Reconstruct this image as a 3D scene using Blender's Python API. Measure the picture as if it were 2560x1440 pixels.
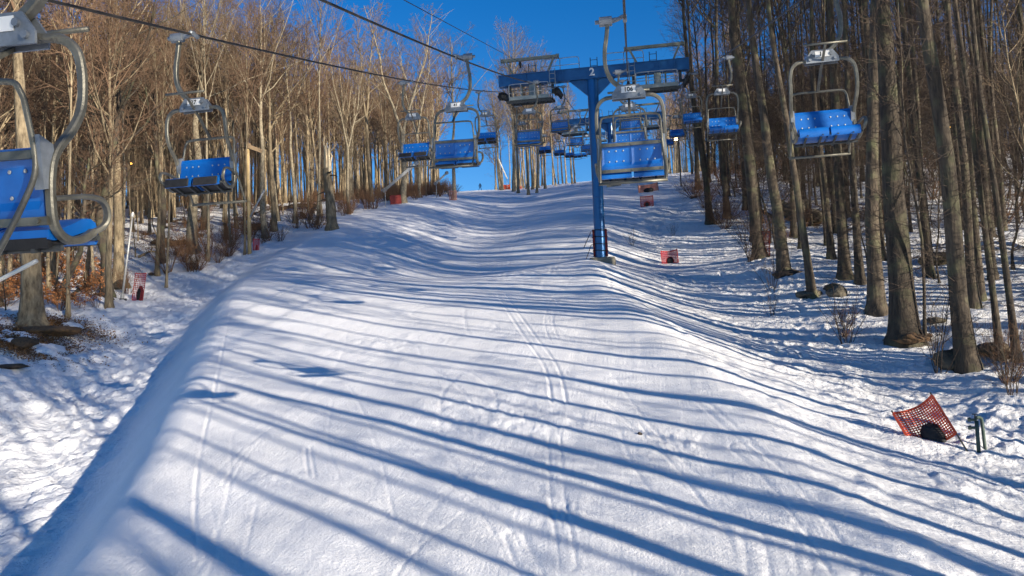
import bpy, bmesh, math, random
import numpy as np
from mathutils import Vector, Matrix, Quaternion
for o in list(bpy.data.objects): bpy.data.objects.remove(o)
SC = bpy.context.scene
COL = SC.collection
R = math.radians

# ------------------------------------------------------------------ camera
F_PX, PITCH, YAW, ROLL, CAM_Z = 1900.0, R(3.6), R(9.45), R(2.3), 6.0
fw = Vector((-math.sin(YAW)*math.cos(PITCH), math.cos(YAW)*math.cos(PITCH), math.sin(PITCH)))
r0 = Vector((math.cos(YAW), math.sin(YAW), 0)); u0 = r0.cross(fw)
rt = r0*math.cos(ROLL)-u0*math.sin(ROLL); up = u0*math.cos(ROLL)+r0*math.sin(ROLL)
cam = bpy.data.cameras.new('camera'); camo = bpy.data.objects.new('camera', cam); COL.objects.link(camo)
cam.sensor_width = 36.0; cam.lens = 36.0*F_PX/2560.0; cam.clip_start = 0.1; cam.clip_end = 4000
m = Matrix((rt, up, -fw)).transposed().to_4x4(); m.translation = Vector((0, 0, CAM_Z))
camo.matrix_world = m
SC.camera = camo

# ------------------------------------------------------------------ sky, sun, exposure
SUN_AZ, SUN_EL = R(123), R(15.0)           # azimuth clockwise from +Y (uphill along the lift)
w = bpy.data.worlds.new('World'); SC.world = w; w.use_nodes = True
nt = w.node_tree; bg = nt.nodes['Background']
sky = nt.nodes.new('ShaderNodeTexSky'); sky.sky_type = 'NISHITA'; sky.sun_disc = False
sky.sun_elevation = SUN_EL; sky.sun_rotation = SUN_AZ
sky.altitude = 600; sky.air_density = 1.0; sky.dust_density = 0.1; sky.ozone_density = 3.0
hs = nt.nodes.new('ShaderNodeHueSaturation'); hs.inputs['Saturation'].default_value = 1.36; hs.inputs['Hue'].default_value = 0.511; hs.inputs['Value'].default_value = 0.95
nt.links.new(sky.outputs[0], hs.inputs['Color']); nt.links.new(hs.outputs[0], bg.inputs['Color'])
bg.inputs['Strength'].default_value = 0.10
sl = bpy.data.lights.new('sun', 'SUN'); sl.energy = 5.0; sl.angle = R(0.5); sl.color = (1.0, 0.895, 0.75)
so = bpy.data.objects.new('sun', sl); COL.objects.link(so)
sdir = Vector((math.sin(SUN_AZ)*math.cos(SUN_EL), math.cos(SUN_AZ)*math.cos(SUN_EL), math.sin(SUN_EL)))
so.rotation_euler = sdir.to_track_quat('Z', 'Y').to_euler(); so.location = sdir*200
vs = SC.view_settings; vs.view_transform = 'Standard'; vs.look = 'None'; vs.exposure = 0.82; vs.gamma = 1.0; vs.use_curve_mapping = False
SC.cycles.max_bounces = 5; SC.cycles.diffuse_bounces = 2; SC.cycles.glossy_bounces = 2
SC.cycles.caustics_reflective = False; SC.cycles.caustics_refractive = False

# ------------------------------------------------------------------ materials
def mat(name, col, rough=0.6, metal=0.0, col2=None, scale=6.0, bump=0.0, bscale=None, stretch=None, rand=0.0, coat=0.0, emit=None, col3=None):
    m = bpy.data.materials.new(name); m.use_nodes = True
    n = m.node_tree.nodes; l = m.node_tree.links; p = n['Principled BSDF']
    p.inputs['Base Color'].default_value = (*col, 1); p.inputs['Roughness'].default_value = rough; p.inputs['Metallic'].default_value = metal
    p.inputs['Coat Weight'].default_value = coat
    tc = n.new('ShaderNodeTexCoord'); mp = n.new('ShaderNodeMapping'); l.new(tc.outputs['Object'], mp.inputs['Vector'])
    if stretch: mp.inputs['Scale'].default_value = stretch
    out = None
    if col2:
        t = n.new('ShaderNodeTexNoise'); t.inputs['Scale'].default_value = scale; t.inputs['Detail'].default_value = 5; t.inputs['Roughness'].default_value = 0.65
        l.new(mp.outputs[0], t.inputs['Vector'])
        r = n.new('ShaderNodeValToRGB'); r.color_ramp.elements[0].position = 0.33; r.color_ramp.elements[1].position = 0.68
        r.color_ramp.elements[0].color = (*col, 1); r.color_ramp.elements[1].color = (*col2, 1)
        l.new(t.outputs['Fac'], r.inputs[0]); out = r.outputs[0]
        if col3:
            t3 = n.new('ShaderNodeTexNoise'); t3.inputs['Scale'].default_value = scale*0.17; t3.inputs['Detail'].default_value = 4
            l.new(tc.outputs['Object'], t3.inputs['Vector'])
            r3 = n.new('ShaderNodeMapRange'); r3.inputs['From Min'].default_value = 0.5; r3.inputs['From Max'].default_value = 0.68
            l.new(t3.outputs['Fac'], r3.inputs['Value'])
            mx = n.new('ShaderNodeMixRGB'); l.new(r3.outputs[0], mx.inputs['Fac']); l.new(out, mx.inputs['Color1']); mx.inputs['Color2'].default_value = (*col3, 1)
            out = mx.outputs[0]
    if rand:
        oi = n.new('ShaderNodeObjectInfo'); mr = n.new('ShaderNodeMapRange')
        mr.inputs['To Min'].default_value = 1-rand; mr.inputs['To Max'].default_value = 1+rand
        l.new(oi.outputs['Random'], mr.inputs['Value'])
        h = n.new('ShaderNodeHueSaturation'); l.new(mr.outputs[0], h.inputs['Value'])
        if out: l.new(out, h.inputs['Color'])
        else: h.inputs['Color'].default_value = (*col, 1)
        out = h.outputs[0]
    if out: l.new(out, p.inputs['Base Color'])
    if bump:
        t2 = n.new('ShaderNodeTexNoise'); t2.inputs['Scale'].default_value = bscale or scale*2; t2.inputs['Detail'].default_value = 6
        l.new(mp.outputs[0], t2.inputs['Vector'])
        b = n.new('ShaderNodeBump'); b.inputs['Strength'].default_value = 1.0; b.inputs['Distance'].default_value = bump
        l.new(t2.outputs['Fac'], b.inputs['Height']); l.new(b.outputs[0], p.inputs['Normal'])
    if emit:
        p.inputs['Emission Color'].default_value = (*emit[0], 1); p.inputs['Emission Strength'].default_value = emit[1]
    return m

BARK_TAN = mat('bark_tan', (0.085, 0.062, 0.036), 0.9, col2=(0.36, 0.285, 0.175), scale=7, bump=0.03, bscale=14, stretch=(1, 1, 0.22), rand=0.22)
BARK_DARK = mat('bark_dark', (0.028, 0.022, 0.017), 0.9, col2=(0.11, 0.085, 0.058), scale=9, bump=0.04, bscale=16, stretch=(1, 1, 0.18), rand=0.25, col3=(0.115, 0.115, 0.06))
BARK_PALE = mat('bark_pale', (0.13, 0.105, 0.066), 0.85, col2=(0.38, 0.32, 0.215), scale=8, bump=0.015, bscale=12, stretch=(1, 1, 0.5), rand=0.15)
TWIG_RED = mat('twig_reddish', (0.135, 0.08, 0.045), 0.8, rand=0.25)
TWIG_TAN = mat('twig_tan', (0.16, 0.11, 0.065), 0.8, rand=0.22)
TWIG_DARK = mat('twig_dark', (0.07, 0.047, 0.031), 0.8, rand=0.25)
BRUSH = mat('brush_twig', (0.19, 0.10, 0.05), 0.85, rand=0.2)
LEAF = mat('dead_leaf', (0.30, 0.105, 0.03), 0.8, col2=(0.42, 0.19, 0.07), scale=9)
LITTER = mat('leaf_litter', (0.11, 0.06, 0.026), 0.9, col2=(0.27, 0.145, 0.06), scale=5)
SOIL = mat('forest_soil', (0.06, 0.04, 0.025), 0.95, col2=(0.16, 0.09, 0.04), scale=8, bump=0.03)
ROCK = mat('rock', (0.05, 0.045, 0.036), 0.92, col2=(0.20, 0.17, 0.12), scale=3.5, bump=0.05, bscale=7, col3=(0.11, 0.085, 0.03))
WOOD_PALE = mat('split_wood', (0.62, 0.46, 0.25), 0.8, col2=(0.86, 0.72, 0.48), scale=9, stretch=(1, 1, 0.12), bump=0.02)
TIMBER = mat('timber_post', (0.42, 0.29, 0.13), 0.8, col2=(0.60, 0.45, 0.22), scale=9, stretch=(1, 1, 0.1), bump=0.008)
TIMBER_OLD = mat('timber_weathered', (0.16, 0.11, 0.06), 0.85, col2=(0.30, 0.21, 0.12), scale=9)
LOG_DARK = mat('rotten_log', (0.022, 0.018, 0.014), 0.95, col2=(0.08, 0.06, 0.045), scale=8, bump=0.03)
BLUE = mat('tower_blue_paint', (0.008, 0.075, 0.22), 0.42, col2=(0.012, 0.10, 0.28), scale=2.2, coat=0.25, bump=0.002, bscale=30)
BLUE_POST = mat('post_blue_paint', (0.008, 0.095, 0.27), 0.32, metal=0.3, col2=(0.012, 0.12, 0.33), scale=1.5, coat=0.3, stretch=(1, 1, 0.3))
BLUE_BACK = mat('chair_blue_plastic', (0.002, 0.105, 0.40), 0.42, col2=(0.003, 0.125, 0.46), scale=4, rand=0.12, coat=0.1)
BLACK_PAD = mat('black_pad', (0.008, 0.008, 0.009), 0.75, col2=(0.02, 0.02, 0.022), scale=10)
STEEL = mat('galvanised_steel', (0.115, 0.11, 0.09), 0.45, metal=0.5, col2=(0.20, 0.19, 0.152), scale=7, bump=0.002, bscale=40)
STEEL_HUB = mat('hub_steel', (0.17, 0.19, 0.21), 0.5, metal=0.4, col2=(0.26, 0.285, 0.315), scale=9)
STEEL_OLIVE = mat('weathered_steel', (0.19, 0.19, 0.145), 0.6, metal=0.3, col2=(0.29, 0.28, 0.215), scale=6)
STEEL_DARK = mat('dark_grating', (0.035, 0.04, 0.042), 0.7, metal=0.3, col2=(0.08, 0.085, 0.085), scale=14)
STEEL_LIGHT = mat('light_railing', (0.40, 0.42, 0.42), 0.5, metal=0.4)
PANEL_GREY = mat('grey_box_paint', (0.24, 0.28, 0.265), 0.6, col2=(0.30, 0.33, 0.31), scale=3)
RUBBER = mat('rubber', (0.012, 0.012, 0.012), 0.8)
ROPE = mat('steel_rope', (0.055, 0.05, 0.045), 0.6, metal=0.5)
WHITE = mat('white_paint', (0.80, 0.80, 0.77), 0.6)
BLACK_INK = mat('black_ink', (0.01, 0.01, 0.012), 0.6)
CONCRETE = mat('concrete', (0.20, 0.18, 0.13), 0.9, col2=(0.34, 0.31, 0.24), scale=5, bump=0.01)
ORANGE = mat('orange_net', (0.44, 0.045, 0.018), 0.65, col2=(0.60, 0.085, 0.03), scale=5)
RED = mat('red_net', (0.40, 0.022, 0.028), 0.7, col2=(0.52, 0.05, 0.05), scale=5)
PINKISH = mat('faded_net', (0.52, 0.16, 0.12), 0.75, col2=(0.62, 0.32, 0.22), scale=4)
RED_DARK = mat('dark_red_pad', (0.20, 0.012, 0.016), 0.7, col2=(0.28, 0.025, 0.03), scale=5)
MAROON = mat('maroon_pad', (0.21, 0.022, 0.016), 0.7, col2=(0.28, 0.035, 0.025), scale=4)
PVC = mat('white_pipe', (0.72, 0.68, 0.58), 0.5)
PIPE_GREY = mat('grey_pipe', (0.34, 0.35, 0.35), 0.5, metal=0.4, col2=(0.46, 0.46, 0.44), scale=6)
PIPE_GREEN = mat('green_pipe', (0.03, 0.06, 0.045), 0.6, metal=0.2, col2=(0.09, 0.12, 0.10), scale=6)
LAMP = mat('lamp_glow', (1, 0.8, 0.5), 0.5, emit=((1.0, 0.66, 0.28), 22.0))
LAMP_ORANGE = mat('lamp_orange_glow', (1, 0.6, 0.2), 0.5, emit=((1.0, 0.5, 0.08), 5.0))
JACKET = mat('dark_blue_jacket', (0.012, 0.03, 0.08), 0.8)
TROUSER = mat('black_trousers', (0.012, 0.016, 0.03), 0.8)
SKIN = mat('skin', (0.45, 0.26, 0.18), 0.6)

# snow
def snow_mat():
    m = bpy.data.materials.new('snow'); m.use_nodes = True
    n = m.node_tree.nodes; l = m.node_tree.links; p = n['Principled BSDF']
    tc = n.new('ShaderNodeTexCoord')
    at = n.new('ShaderNodeAttribute'); at.attribute_name = 'rough_snow'; at.attribute_type = 'GEOMETRY'
    dt = n.new('ShaderNodeAttribute'); dt.attribute_name = 'dirt'; dt.attribute_type = 'GEOMETRY'
    big = n.new('ShaderNodeTexNoise'); big.inputs['Scale'].default_value = 0.35; big.inputs['Detail'].default_value = 6; l.new(tc.outputs['Object'], big.inputs['Vector'])
    r = n.new('ShaderNodeValToRGB'); r.color_ramp.elements[0].color = (0.86, 0.86, 0.855, 1); r.color_ramp.elements[1].color = (0.93, 0.93, 0.925, 1)
    r.color_ramp.elements[0].position = 0.35; r.color_ramp.elements[1].position = 0.65
    l.new(big.outputs['Fac'], r.inputs[0])
    # dirt specks under the trees
    sp = n.new('ShaderNodeTexNoise'); sp.inputs['Scale'].default_value = 2.6; sp.inputs['Detail'].default_value = 9; sp.inputs['Roughness'].default_value = 0.75; l.new(tc.outputs['Object'], sp.inputs['Vector'])
    ad = n.new('ShaderNodeMath'); ad.operation = 'MULTIPLY_ADD'; l.new(dt.outputs['Fac'], ad.inputs[0]); ad.inputs[1].default_value = 0.55; l.new(sp.outputs['Fac'], ad.inputs[2])
    mr = n.new('ShaderNodeMapRange'); mr.inputs['From Min'].default_value = 0.80; mr.inputs['From Max'].default_value = 0.92; l.new(ad.outputs[0], mr.inputs['Value'])
    mx = n.new('ShaderNodeMixRGB'); l.new(mr.outputs[0], mx.inputs['Fac']); l.new(r.outputs[0], mx.inputs['Color1']); mx.inputs['Color2'].default_value = (0.115, 0.07, 0.04, 1)
    l.new(mx.outputs[0], p.inputs['Base Color'])
    p.inputs['Roughness'].default_value = 0.62; p.inputs['Specular IOR Level'].default_value = 0.25
    # bump: fine grain + clods
    f1 = n.new('ShaderNodeTexNoise'); f1.inputs['Scale'].default_value = 17; f1.inputs['Detail'].default_value = 8; f1.inputs['Roughness'].default_value = 0.7; l.new(tc.outputs['Object'], f1.inputs['Vector'])
    f2 = n.new('ShaderNodeTexNoise'); f2.inputs['Scale'].default_value = 4.2; f2.inputs['Detail'].default_value = 7; f2.inputs['Roughness'].default_value = 0.6; l.new(tc.outputs['Object'], f2.inputs['Vector'])
    mm = n.new('ShaderNodeMath'); mm.operation = 'MULTIPLY'; l.new(f2.outputs['Fac'], mm.inputs[0])
    m2 = n.new('ShaderNodeMath'); m2.operation = 'MULTIPLY_ADD'; l.new(at.outputs['Fac'], m2.inputs[0]); m2.inputs[1].default_value = 5.5; m2.inputs[2].default_value = 0.7; l.new(m2.outputs[0], mm.inputs[1])
    mpg = n.new('ShaderNodeMapping'); mpg.inputs['Scale'].default_value = (15, .7, .7); mpg.inputs['Rotation'].default_value = (0, 0, R(-20)); l.new(tc.outputs['Object'], mpg.inputs['Vector'])
    f3 = n.new('ShaderNodeTexNoise'); f3.inputs['Scale'].default_value = 1.0; f3.inputs['Detail'].default_value = 3; l.new(mpg.outputs[0], f3.inputs['Vector'])
    inv = n.new('ShaderNodeMath'); inv.operation = 'MULTIPLY_ADD'; l.new(at.outputs['Fac'], inv.inputs[0]); inv.inputs[1].default_value = -.28; inv.inputs[2].default_value = .28
    g3 = n.new('ShaderNodeMath'); g3.operation = 'MULTIPLY_ADD'; l.new(f3.outputs['Fac'], g3.inputs[0]); l.new(inv.outputs[0], g3.inputs[1]); l.new(mm.outputs[0], g3.inputs[2])
    s = n.new('ShaderNodeMath'); s.operation = 'ADD'; l.new(f1.outputs['Fac'], s.inputs[0]); l.new(g3.outputs[0], s.inputs[1])
    b = n.new('ShaderNodeBump'); b.inputs['Strength'].default_value = 1.0; b.inputs['Distance'].default_value = 0.03
    l.new(s.outputs[0], b.inputs['Height']); l.new(b.outputs[0], p.inputs['Normal'])
    return m
SNOW = snow_mat()

# ------------------------------------------------------------------ object helpers
def tag(o, label=None, cat=None, group=None, kind=None):
    if label: o['label'] = label
    if cat: o['category'] = cat
    if group: o['group'] = group
    if kind: o['kind'] = kind
    return o
def empty(name, loc=(0, 0, 0), rz=0.0):
    o = bpy.data.objects.new(name, None); COL.objects.link(o); o.location = loc; o.rotation_euler = (0, 0, rz); o.empty_display_size = 0.2
    return o
def link(name, me, parent=None):
    o = bpy.data.objects.new(name, me); COL.objects.link(o)
    if parent: o.parent = parent
    return o
def copy_tree(o, parent=None):
    c = o.copy(); COL.objects.link(c)
    if parent: c.parent = parent
    for ch in list(o.children): copy_tree(ch, c)
    return c
def np_mesh(name, V, Q, mt, smooth=True, T=None):
    V = np.asarray(V, np.float32); Q = np.asarray(Q, np.int32).reshape(-1, 4)
    me = bpy.data.meshes.new(name); me.vertices.add(len(V)); me.vertices.foreach_set('co', V.ravel())
    nT = 0 if T is None else len(T)
    idx = Q.ravel() if not nT else np.concatenate([Q.ravel(), np.asarray(T, np.int32).ravel()])
    me.loops.add(len(idx)); me.loops.foreach_set('vertex_index', idx)
    st = np.concatenate([np.arange(len(Q))*4, len(Q)*4+np.arange(nT)*3]).astype(np.int32)
    me.polygons.add(len(st)); me.polygons.foreach_set('loop_start', st)
    me.polygons.foreach_set('use_smooth', np.full(len(st), smooth))
    me.update(calc_edges=True); me.materials.append(mt)
    return me

class MB:
    """collects solids, builds them as one mesh"""
    def __init__(s): s.v = []; s.f = []; s.m = []; s.cur = 0
    def add(s, vs, fs):
        k = len(s.v); s.v += [tuple(v) for v in vs]; s.f += [tuple(i+k for i in f) for f in fs]; s.m += [s.cur]*len(fs)
    def box(s, c, d, rot=None, bev=0.0):
        x, y, z = (q/2 for q in d)
        if bev:
            b = min(bev, x*.9, y*.9, z*.9); vs = []
            for sz in (-1, 1):
                for inz in (0, 1):
                    zz = sz*(z if inz else z-b); e = b if inz else 0
                    vs.append((zz, x-e, y-e))
            lay = [vs[1], vs[0], vs[2], vs[3]]; V = []; Fc = []
            for zz, hx, hy in lay:
                bb = b if hx == x else b*.6
                V += [(-hx+bb, -hy, zz), (hx-bb, -hy, zz), (hx, -hy+bb, zz), (hx, hy-bb, zz), (hx-bb, hy, zz), (-hx+bb, hy, zz), (-hx, hy-bb, zz), (-hx, -hy+bb, zz)]
            for i in range(3):
                for j in range(8): Fc.append((i*8+j, i*8+(j+1) % 8, (i+1)*8+(j+1) % 8, (i+1)*8+j))
            Fc.append(tuple(range(7, -1, -1))); Fc.append(tuple(range(24, 32)))
        else:
            V = [(-x, -y, -z), (x, -y, -z), (x, y, -z), (-x, y, -z), (-x, -y, z), (x, -y, z), (x, y, z), (-x, y, z)]
            Fc = [(3, 2, 1, 0), (4, 5, 6, 7), (0, 1, 5, 4), (1, 2, 6, 5), (2, 3, 7, 6), (3, 0, 4, 7)]
        M = rot.to_matrix() if rot else Matrix.Identity(3)
        s.add([M @ Vector(v)+Vector(c) for v in V], Fc); return s
    def beam(s, a, b, wd, ht, bev=0.0):
        a, b = Vector(a), Vector(b); d = b-a; L = d.length; y = d.normalized()
        ref = Vector((0, 0, 1)) if abs(y.z) < .95 else Vector((1, 0, 0))
        x = y.cross(ref).normalized(); z = x.cross(y)
        q = Matrix((x, y, z)).transposed().to_quaternion()
        return s.box((a+b)/2, (wd, L, ht), q, bev)
    def sweep(s, pts, prof, ref=(1, 0, 0), caps=True):
        """prof: list of (u,v) or a callable i->list"""
        P = [Vector(p) for p in pts]; n = len(P); V = []; k = None
        for i in range(n):
            t = (P[min(i+1, n-1)]-P[max(i-1, 0)]).normalized(); a = Vector(ref); a = (a-t*a.dot(t))
            if a.length < 1e-4: a = Vector((0, 1, 0)); a = a-t*a.dot(t)
            a.normalize(); b = t.cross(a); pr = prof(i) if callable(prof) else prof; k = len(pr)
            V += [P[i]+a*u+b*v for u, v in pr]
        Fc = [(i*k+j, i*k+(j+1) % k, (i+1)*k+(j+1) % k, (i+1)*k+j) for i in range(n-1) for j in range(k)]
        if caps: Fc += [tuple(range(k-1, -1, -1)), tuple(range((n-1)*k, n*k))]
        s.add(V, Fc); return s
    def tube(s, pts, r, n=8, ref=(.31, .87, .39)):
        rr = r if hasattr(r, '__len__') else [r]*len(pts)
        return s.sweep(pts, lambda i: [(rr[i]*math.cos(2*math.pi*j/n), rr[i]*math.sin(2*math.pi*j/n)) for j in range(n)], ref)
    def cyl(s, a, b, r, n=16): return s.tube([a, b], r, n)
    def ball(s, c, r, n=10, sc=(1, 1, 1), jit=0.0, rs=None):
        V = []; Fc = []; h = n//2
        for i in range(1, h):
            th = math.pi*i/h
            for j in range(n):
                ph = 2*math.pi*j/n; k = 1+(rs.uniform(-jit, jit) if jit else 0)
                V.append((c[0]+r*sc[0]*k*math.sin(th)*math.cos(ph), c[1]+r*sc[1]*k*math.sin(th)*math.sin(ph), c[2]+r*sc[2]*k*math.cos(th)))
        a = len(V); V += [(c[0], c[1], c[2]+r*sc[2]), (c[0], c[1], c[2]-r*sc[2])]
        for i in range(h-2):
            for j in range(n): Fc.append((i*n+j, (i+1)*n+j, (i+1)*n+(j+1) % n, i*n+(j+1) % n))
        for j in range(n): Fc.append((a, j, (j+1) % n)); Fc.append((a+1, (h-2)*n+(j+1) % n, (h-2)*n+j))
        s.add(V, Fc); return s
    def build(s, name, mt, parent=None, smooth=False, auto=None):
        me = bpy.data.meshes.new(name); me.from_pydata(s.v, [], s.f)
        for q in (mt if isinstance(mt, (list, tuple)) else [mt]): me.materials.append(q)
        if isinstance(mt, (list, tuple)): me.polygons.foreach_set('material_index', s.m)
        if smooth: me.polygons.foreach_set('use_smooth', [True]*len(me.polygons))
        bm = bmesh.new(); bm.from_mesh(me); bmesh.ops.recalc_face_normals(bm, faces=bm.faces)
        if auto:
            for e in bm.edges:
                if len(e.link_faces) == 2 and e.calc_face_angle(0) > auto: e.smooth = False
        bm.to_mesh(me); bm.free(); me.update()
        return link(name, me, parent)

def smooth_path(pts, sub=5):
    P = [Vector(p) for p in pts]; out = []
    for i in range(len(P)-1):
        p0, p1, p2, p3 = P[max(i-1, 0)], P[i], P[i+1], P[min(i+2, len(P)-1)]
        for k in range(sub):
            t = k/sub
            out.append(.5*((2*p1)+(p2-p0)*t+(2*p0-5*p1+4*p2-p3)*t*t+(3*p1-p0-3*p2+p3)*t**3))
    return out+[P[-1]]
def rect(w_, h_, b=0.012):
    x, y = w_/2, h_/2
    return [(-x+b, -y), (x-b, -y), (x, -y+b), (x, y-b), (x-b, y), (-x+b, y), (-x, y-b), (-x, -y+b)]
def text_mesh(txt, size, name, mt, parent, loc, rot, extrude=0.002):
    cu = bpy.data.curves.new(name, 'FONT'); cu.body = txt; cu.size = size; cu.align_x = 'CENTER'; cu.align_y = 'CENTER'; cu.extrude = extrude; cu.resolution_u = 3; cu.offset = size*.028
    tmp = bpy.data.objects.new('tmp', cu); COL.objects.link(tmp)
    dg = bpy.context.evaluated_depsgraph_get(); me = bpy.data.meshes.new_from_object(tmp.evaluated_get(dg))
    bpy.data.objects.remove(tmp); bpy.data.curves.remove(cu)
    me.materials.clear(); me.materials.append(mt); me.name = name
    o = link(name, me, parent); o.location = loc; o.rotation_euler = rot
    return o

# ------------------------------------------------------------------ terrain
def ss(a, b, x): t = np.clip((x-a)/(b-a), 0, 1); return t*t*(3-2*t)
def hsh(i, j, s): 
    h = (i.astype(np.int64)*374761393+j.astype(np.int64)*668265263+s*974711) & 0xffffffff
    h = ((h ^ (h >> 13))*1274126177) & 0xffffffff
    return ((h ^ (h >> 16)) & 0xffff)/65535.0
def vnoise(x, y, s=0):
    xi, yi = np.floor(x), np.floor(y); fx, fy = x-xi, y-yi; fx = fx*fx*fx*(fx*(fx*6-15)+10); fy = fy*fy*fy*(fy*(fy*6-15)+10)
    a, b, c, d = hsh(xi, yi, s), hsh(xi+1, yi, s), hsh(xi, yi+1, s), hsh(xi+1, yi+1, s)
    return (a+(b-a)*fx)*(1-fy)+(c+(d-c)*fx)*fy-0.5
def fbm(x, y, o=4, s=0, g=0.5):
    v = 0; a = 1.0
    for k in range(o): v = v+a*vnoise(x*2**k+17.3*k, y*2**k-9.1*k, s+k); a *= g
    return v
def smooth_tab(xs, ys, lo, hi, width):
    g = np.linspace(lo, hi, 8001); z = np.interp(g, xs, ys); st = (hi-lo)/8000; n = int(width/st)
    k = np.exp(-np.linspace(-2.5, 2.5, 2*n+1)**2); k /= k.sum()
    z = np.convolve(np.pad(z, n, mode='edge'), k, 'valid')
    return lambda q: np.interp(q, g, z)
PZ = smooth_tab([-60, -20, 0, 11, 26, 34, 41, 47, 60, 78, 100, 140, 196, 230, 300, 700], np.array([-19, -10.6, -6, -3.45, .03, 2.0, 3.95, 4.75, 9.2, 15.1, 19.7, 27.8, 39.0, 43.5, 45, 30.])+CAM_Z, -80, 900, 4.0)
XL = smooth_tab([-60, 0, 11, 16.7, 31, 46, 53, 66, 76, 84, 110, 196, 260], [-6, -7.4, -9.4, -11.8, -19.2, -25.2, -26.8, -27.0, -23, -19.5, -25.5, -48, -64], -80, 900, 3.0)
XR = smooth_tab([-60, 0, 11, 14, 18.5, 21, 27.5, 36, 44, 56, 72, 84, 100, 200], [4.2, 3.8, 3.4, 3.2, 2.5, 1.9, .3, -1.4, -2.6, -2.7, -3.4, -6, -13, -28], -80, 900, 3.0)
LA = smooth_tab([-30, 0, 12, 30, 45, 58, 70], [2.2, 2.3, 2.3, 2.0, 1.35, .6, 0], -80, 900, 4.0)
RB = smooth_tab([-30, 0, 15, 25, 40, 52, 64, 80], [.5, .5, .6, 1.0, 1.15, .9, .4, 0], -80, 900, 4.0)
VA = smooth_tab([20, 36, 46, 60, 85, 100], [0, .25, 1.0, 1.5, 1.2, 0.3], -80, 900, 4.0)
MID = smooth_tab([20, 46, 60, 90, 120, 200], [-9, -11.5, -13, -13, -17, -34], -80, 900, 4.0)
def base_ground(x, y):
    x = np.asarray(x, float); y = np.asarray(y, float)
    z = PZ(y); wob = 0.55*vnoise(y*0.16, y*0+3.1, 5)+0.25*vnoise(y*.5, y*0+1.1, 6)
    dl = XL(y)+wob-x; dr = x-XR(y)-0.5*vnoise(y*.2, y*0+7.7, 8)
    z = z-1.12*LA(y)*ss(-0.9, 2.8, dl)*(1-ss(4.0, 12, dl))
    z = z+np.minimum(np.maximum(dl-9, 0)*0.035, 3.0)*(1-ss(90, 150, y))
    z = z-RB(y)*ss(-1.0, 4.5, dr)*(1-.85*ss(4.5, 11, dr))
    z = z-VA(y)*np.exp(-((x-MID(y))/6.5)**2)
    # packed mound beside the tower base, rim along the right-hand edge
    z = z+.13*np.exp(-((dr+.3)/1.0)**2)*ss(8, 20, y)*(1-ss(44, 60, y))
    z = z+.35*np.exp(-((x-1.7)/1.3)**2-((y-60.8)/1.6)**2)
    z = z+0.9*fbm(x*.045, y*.045, 2, 3)*ss(3, 14, np.maximum(dl, dr))
    return z, dl, dr
def G(x, y): return float(base_ground(x, y)[0])
def ray(px, py): return fw+rt*((px-1280)/F_PX)-up*((py-720)/F_PX)
_T = np.geomspace(5, 500, 5000)
def at(px, py):
    """ground point seen at a pixel of the 2560 wide photograph"""
    d = ray(px, py); x = d.x*_T; y = d.y*_T; z = CAM_Z+d.z*_T; s = z-base_ground(x, y)[0]
    i = int(np.argmax(s < 0)) if (s < 0).any() else int(np.argmin(s[:4000]))
    return Vector((x[i], y[i], G(x[i], y[i])))
def at_y(px, py, y):
    d = ray(px, py); t = y/d.y
    return Vector((d.x*t, y, CAM_Z+d.z*t))
def on_y(px, py, y):
    p = at_y(px, py, y); p.z = G(p.x, p.y); return p

# ski tracks carved into the piste: (pixel polyline, gap between the two grooves or 0, depth, groove width)
TRACKS = [([(1255, 738), (1290, 790), (1330, 850), (1370, 905), (1388, 950), (1397, 1005)], .36, .05, .055),
 ([(1432, 680), (1405, 720), (1380, 765), (1372, 810), (1385, 850)], .3, .03, .05),
 ([(1850, 1115), (1920, 1175), (1985, 1245), (2050, 1330), (2110, 1420)], .42, .045, .06),
 ([(1600, 1060), (1650, 1125), (1700, 1180), (1760, 1260)], .0, .03, .05),
 ([(575, 790), (555, 880), (535, 980), (505, 1110), (492, 1190), (487, 1290), (492, 1400)], .0, .05, .05),
 ([(640, 1260), (622, 1340), (608, 1420)], 0, .03, .05), ([(655, 1085), (600, 1150), (566, 1205)], .15, .025, .05),
 ([(1386, 1090), (1388, 1160), (1396, 1260), (1412, 1360), (1420, 1420)], .25, .03, .05),
 ([(870, 960), (905, 1020), (940, 1110), (965, 1200), (985, 1300)], 0, .022, .05),
 ([(1505, 1000), (1600, 1085), (1690, 1170), (1790, 1290)], .0, .025, .05), ([(1040, 1130), (1130, 1190), (1230, 1290), (1290, 1400)], .28, .02, .06),
 ([(1640, 1075), (1655, 1100), (1668, 1140), (1682, 1120), (1672, 1085), (1700, 1140)], 0, .03, .05),
 ([(1880, 1330), (1890, 1380), (1895, 1430)], .3, .04, .08), ([(2000, 1310), (2010, 1420)], .2, .03, .07),
 ([(770, 1115), (775, 1160), (780, 1190)], .12, .04, .05), ([(1285, 1340), (1310, 1400), (1330, 1437)], .3, .05, .08),
 ([(1180, 1170), (1110, 1230), (1040, 1275)], 0, .02, .05), ([(1480, 560), (1440, 590), (1400, 640), (1380, 690)], .3, .03, .09),
 ([(1300, 560), (1290, 600), (1270, 640), (1255, 700)], .3, .03, .09), ([(1185, 600), (1195, 650), (1200, 690)], .2, .03, .09),
 ([(1750, 1000), (1850, 1090), (1960, 1190)], .2, .025, .06), ([(300, 960), (240, 1010), (180, 1080)], .2, .03, .07),
 ([(60, 960), (30, 1010), (10, 1060)], .2, .05, .09), ([(830, 1000), (820, 1100), (850, 1200)], 0, .015, .05)]
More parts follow.
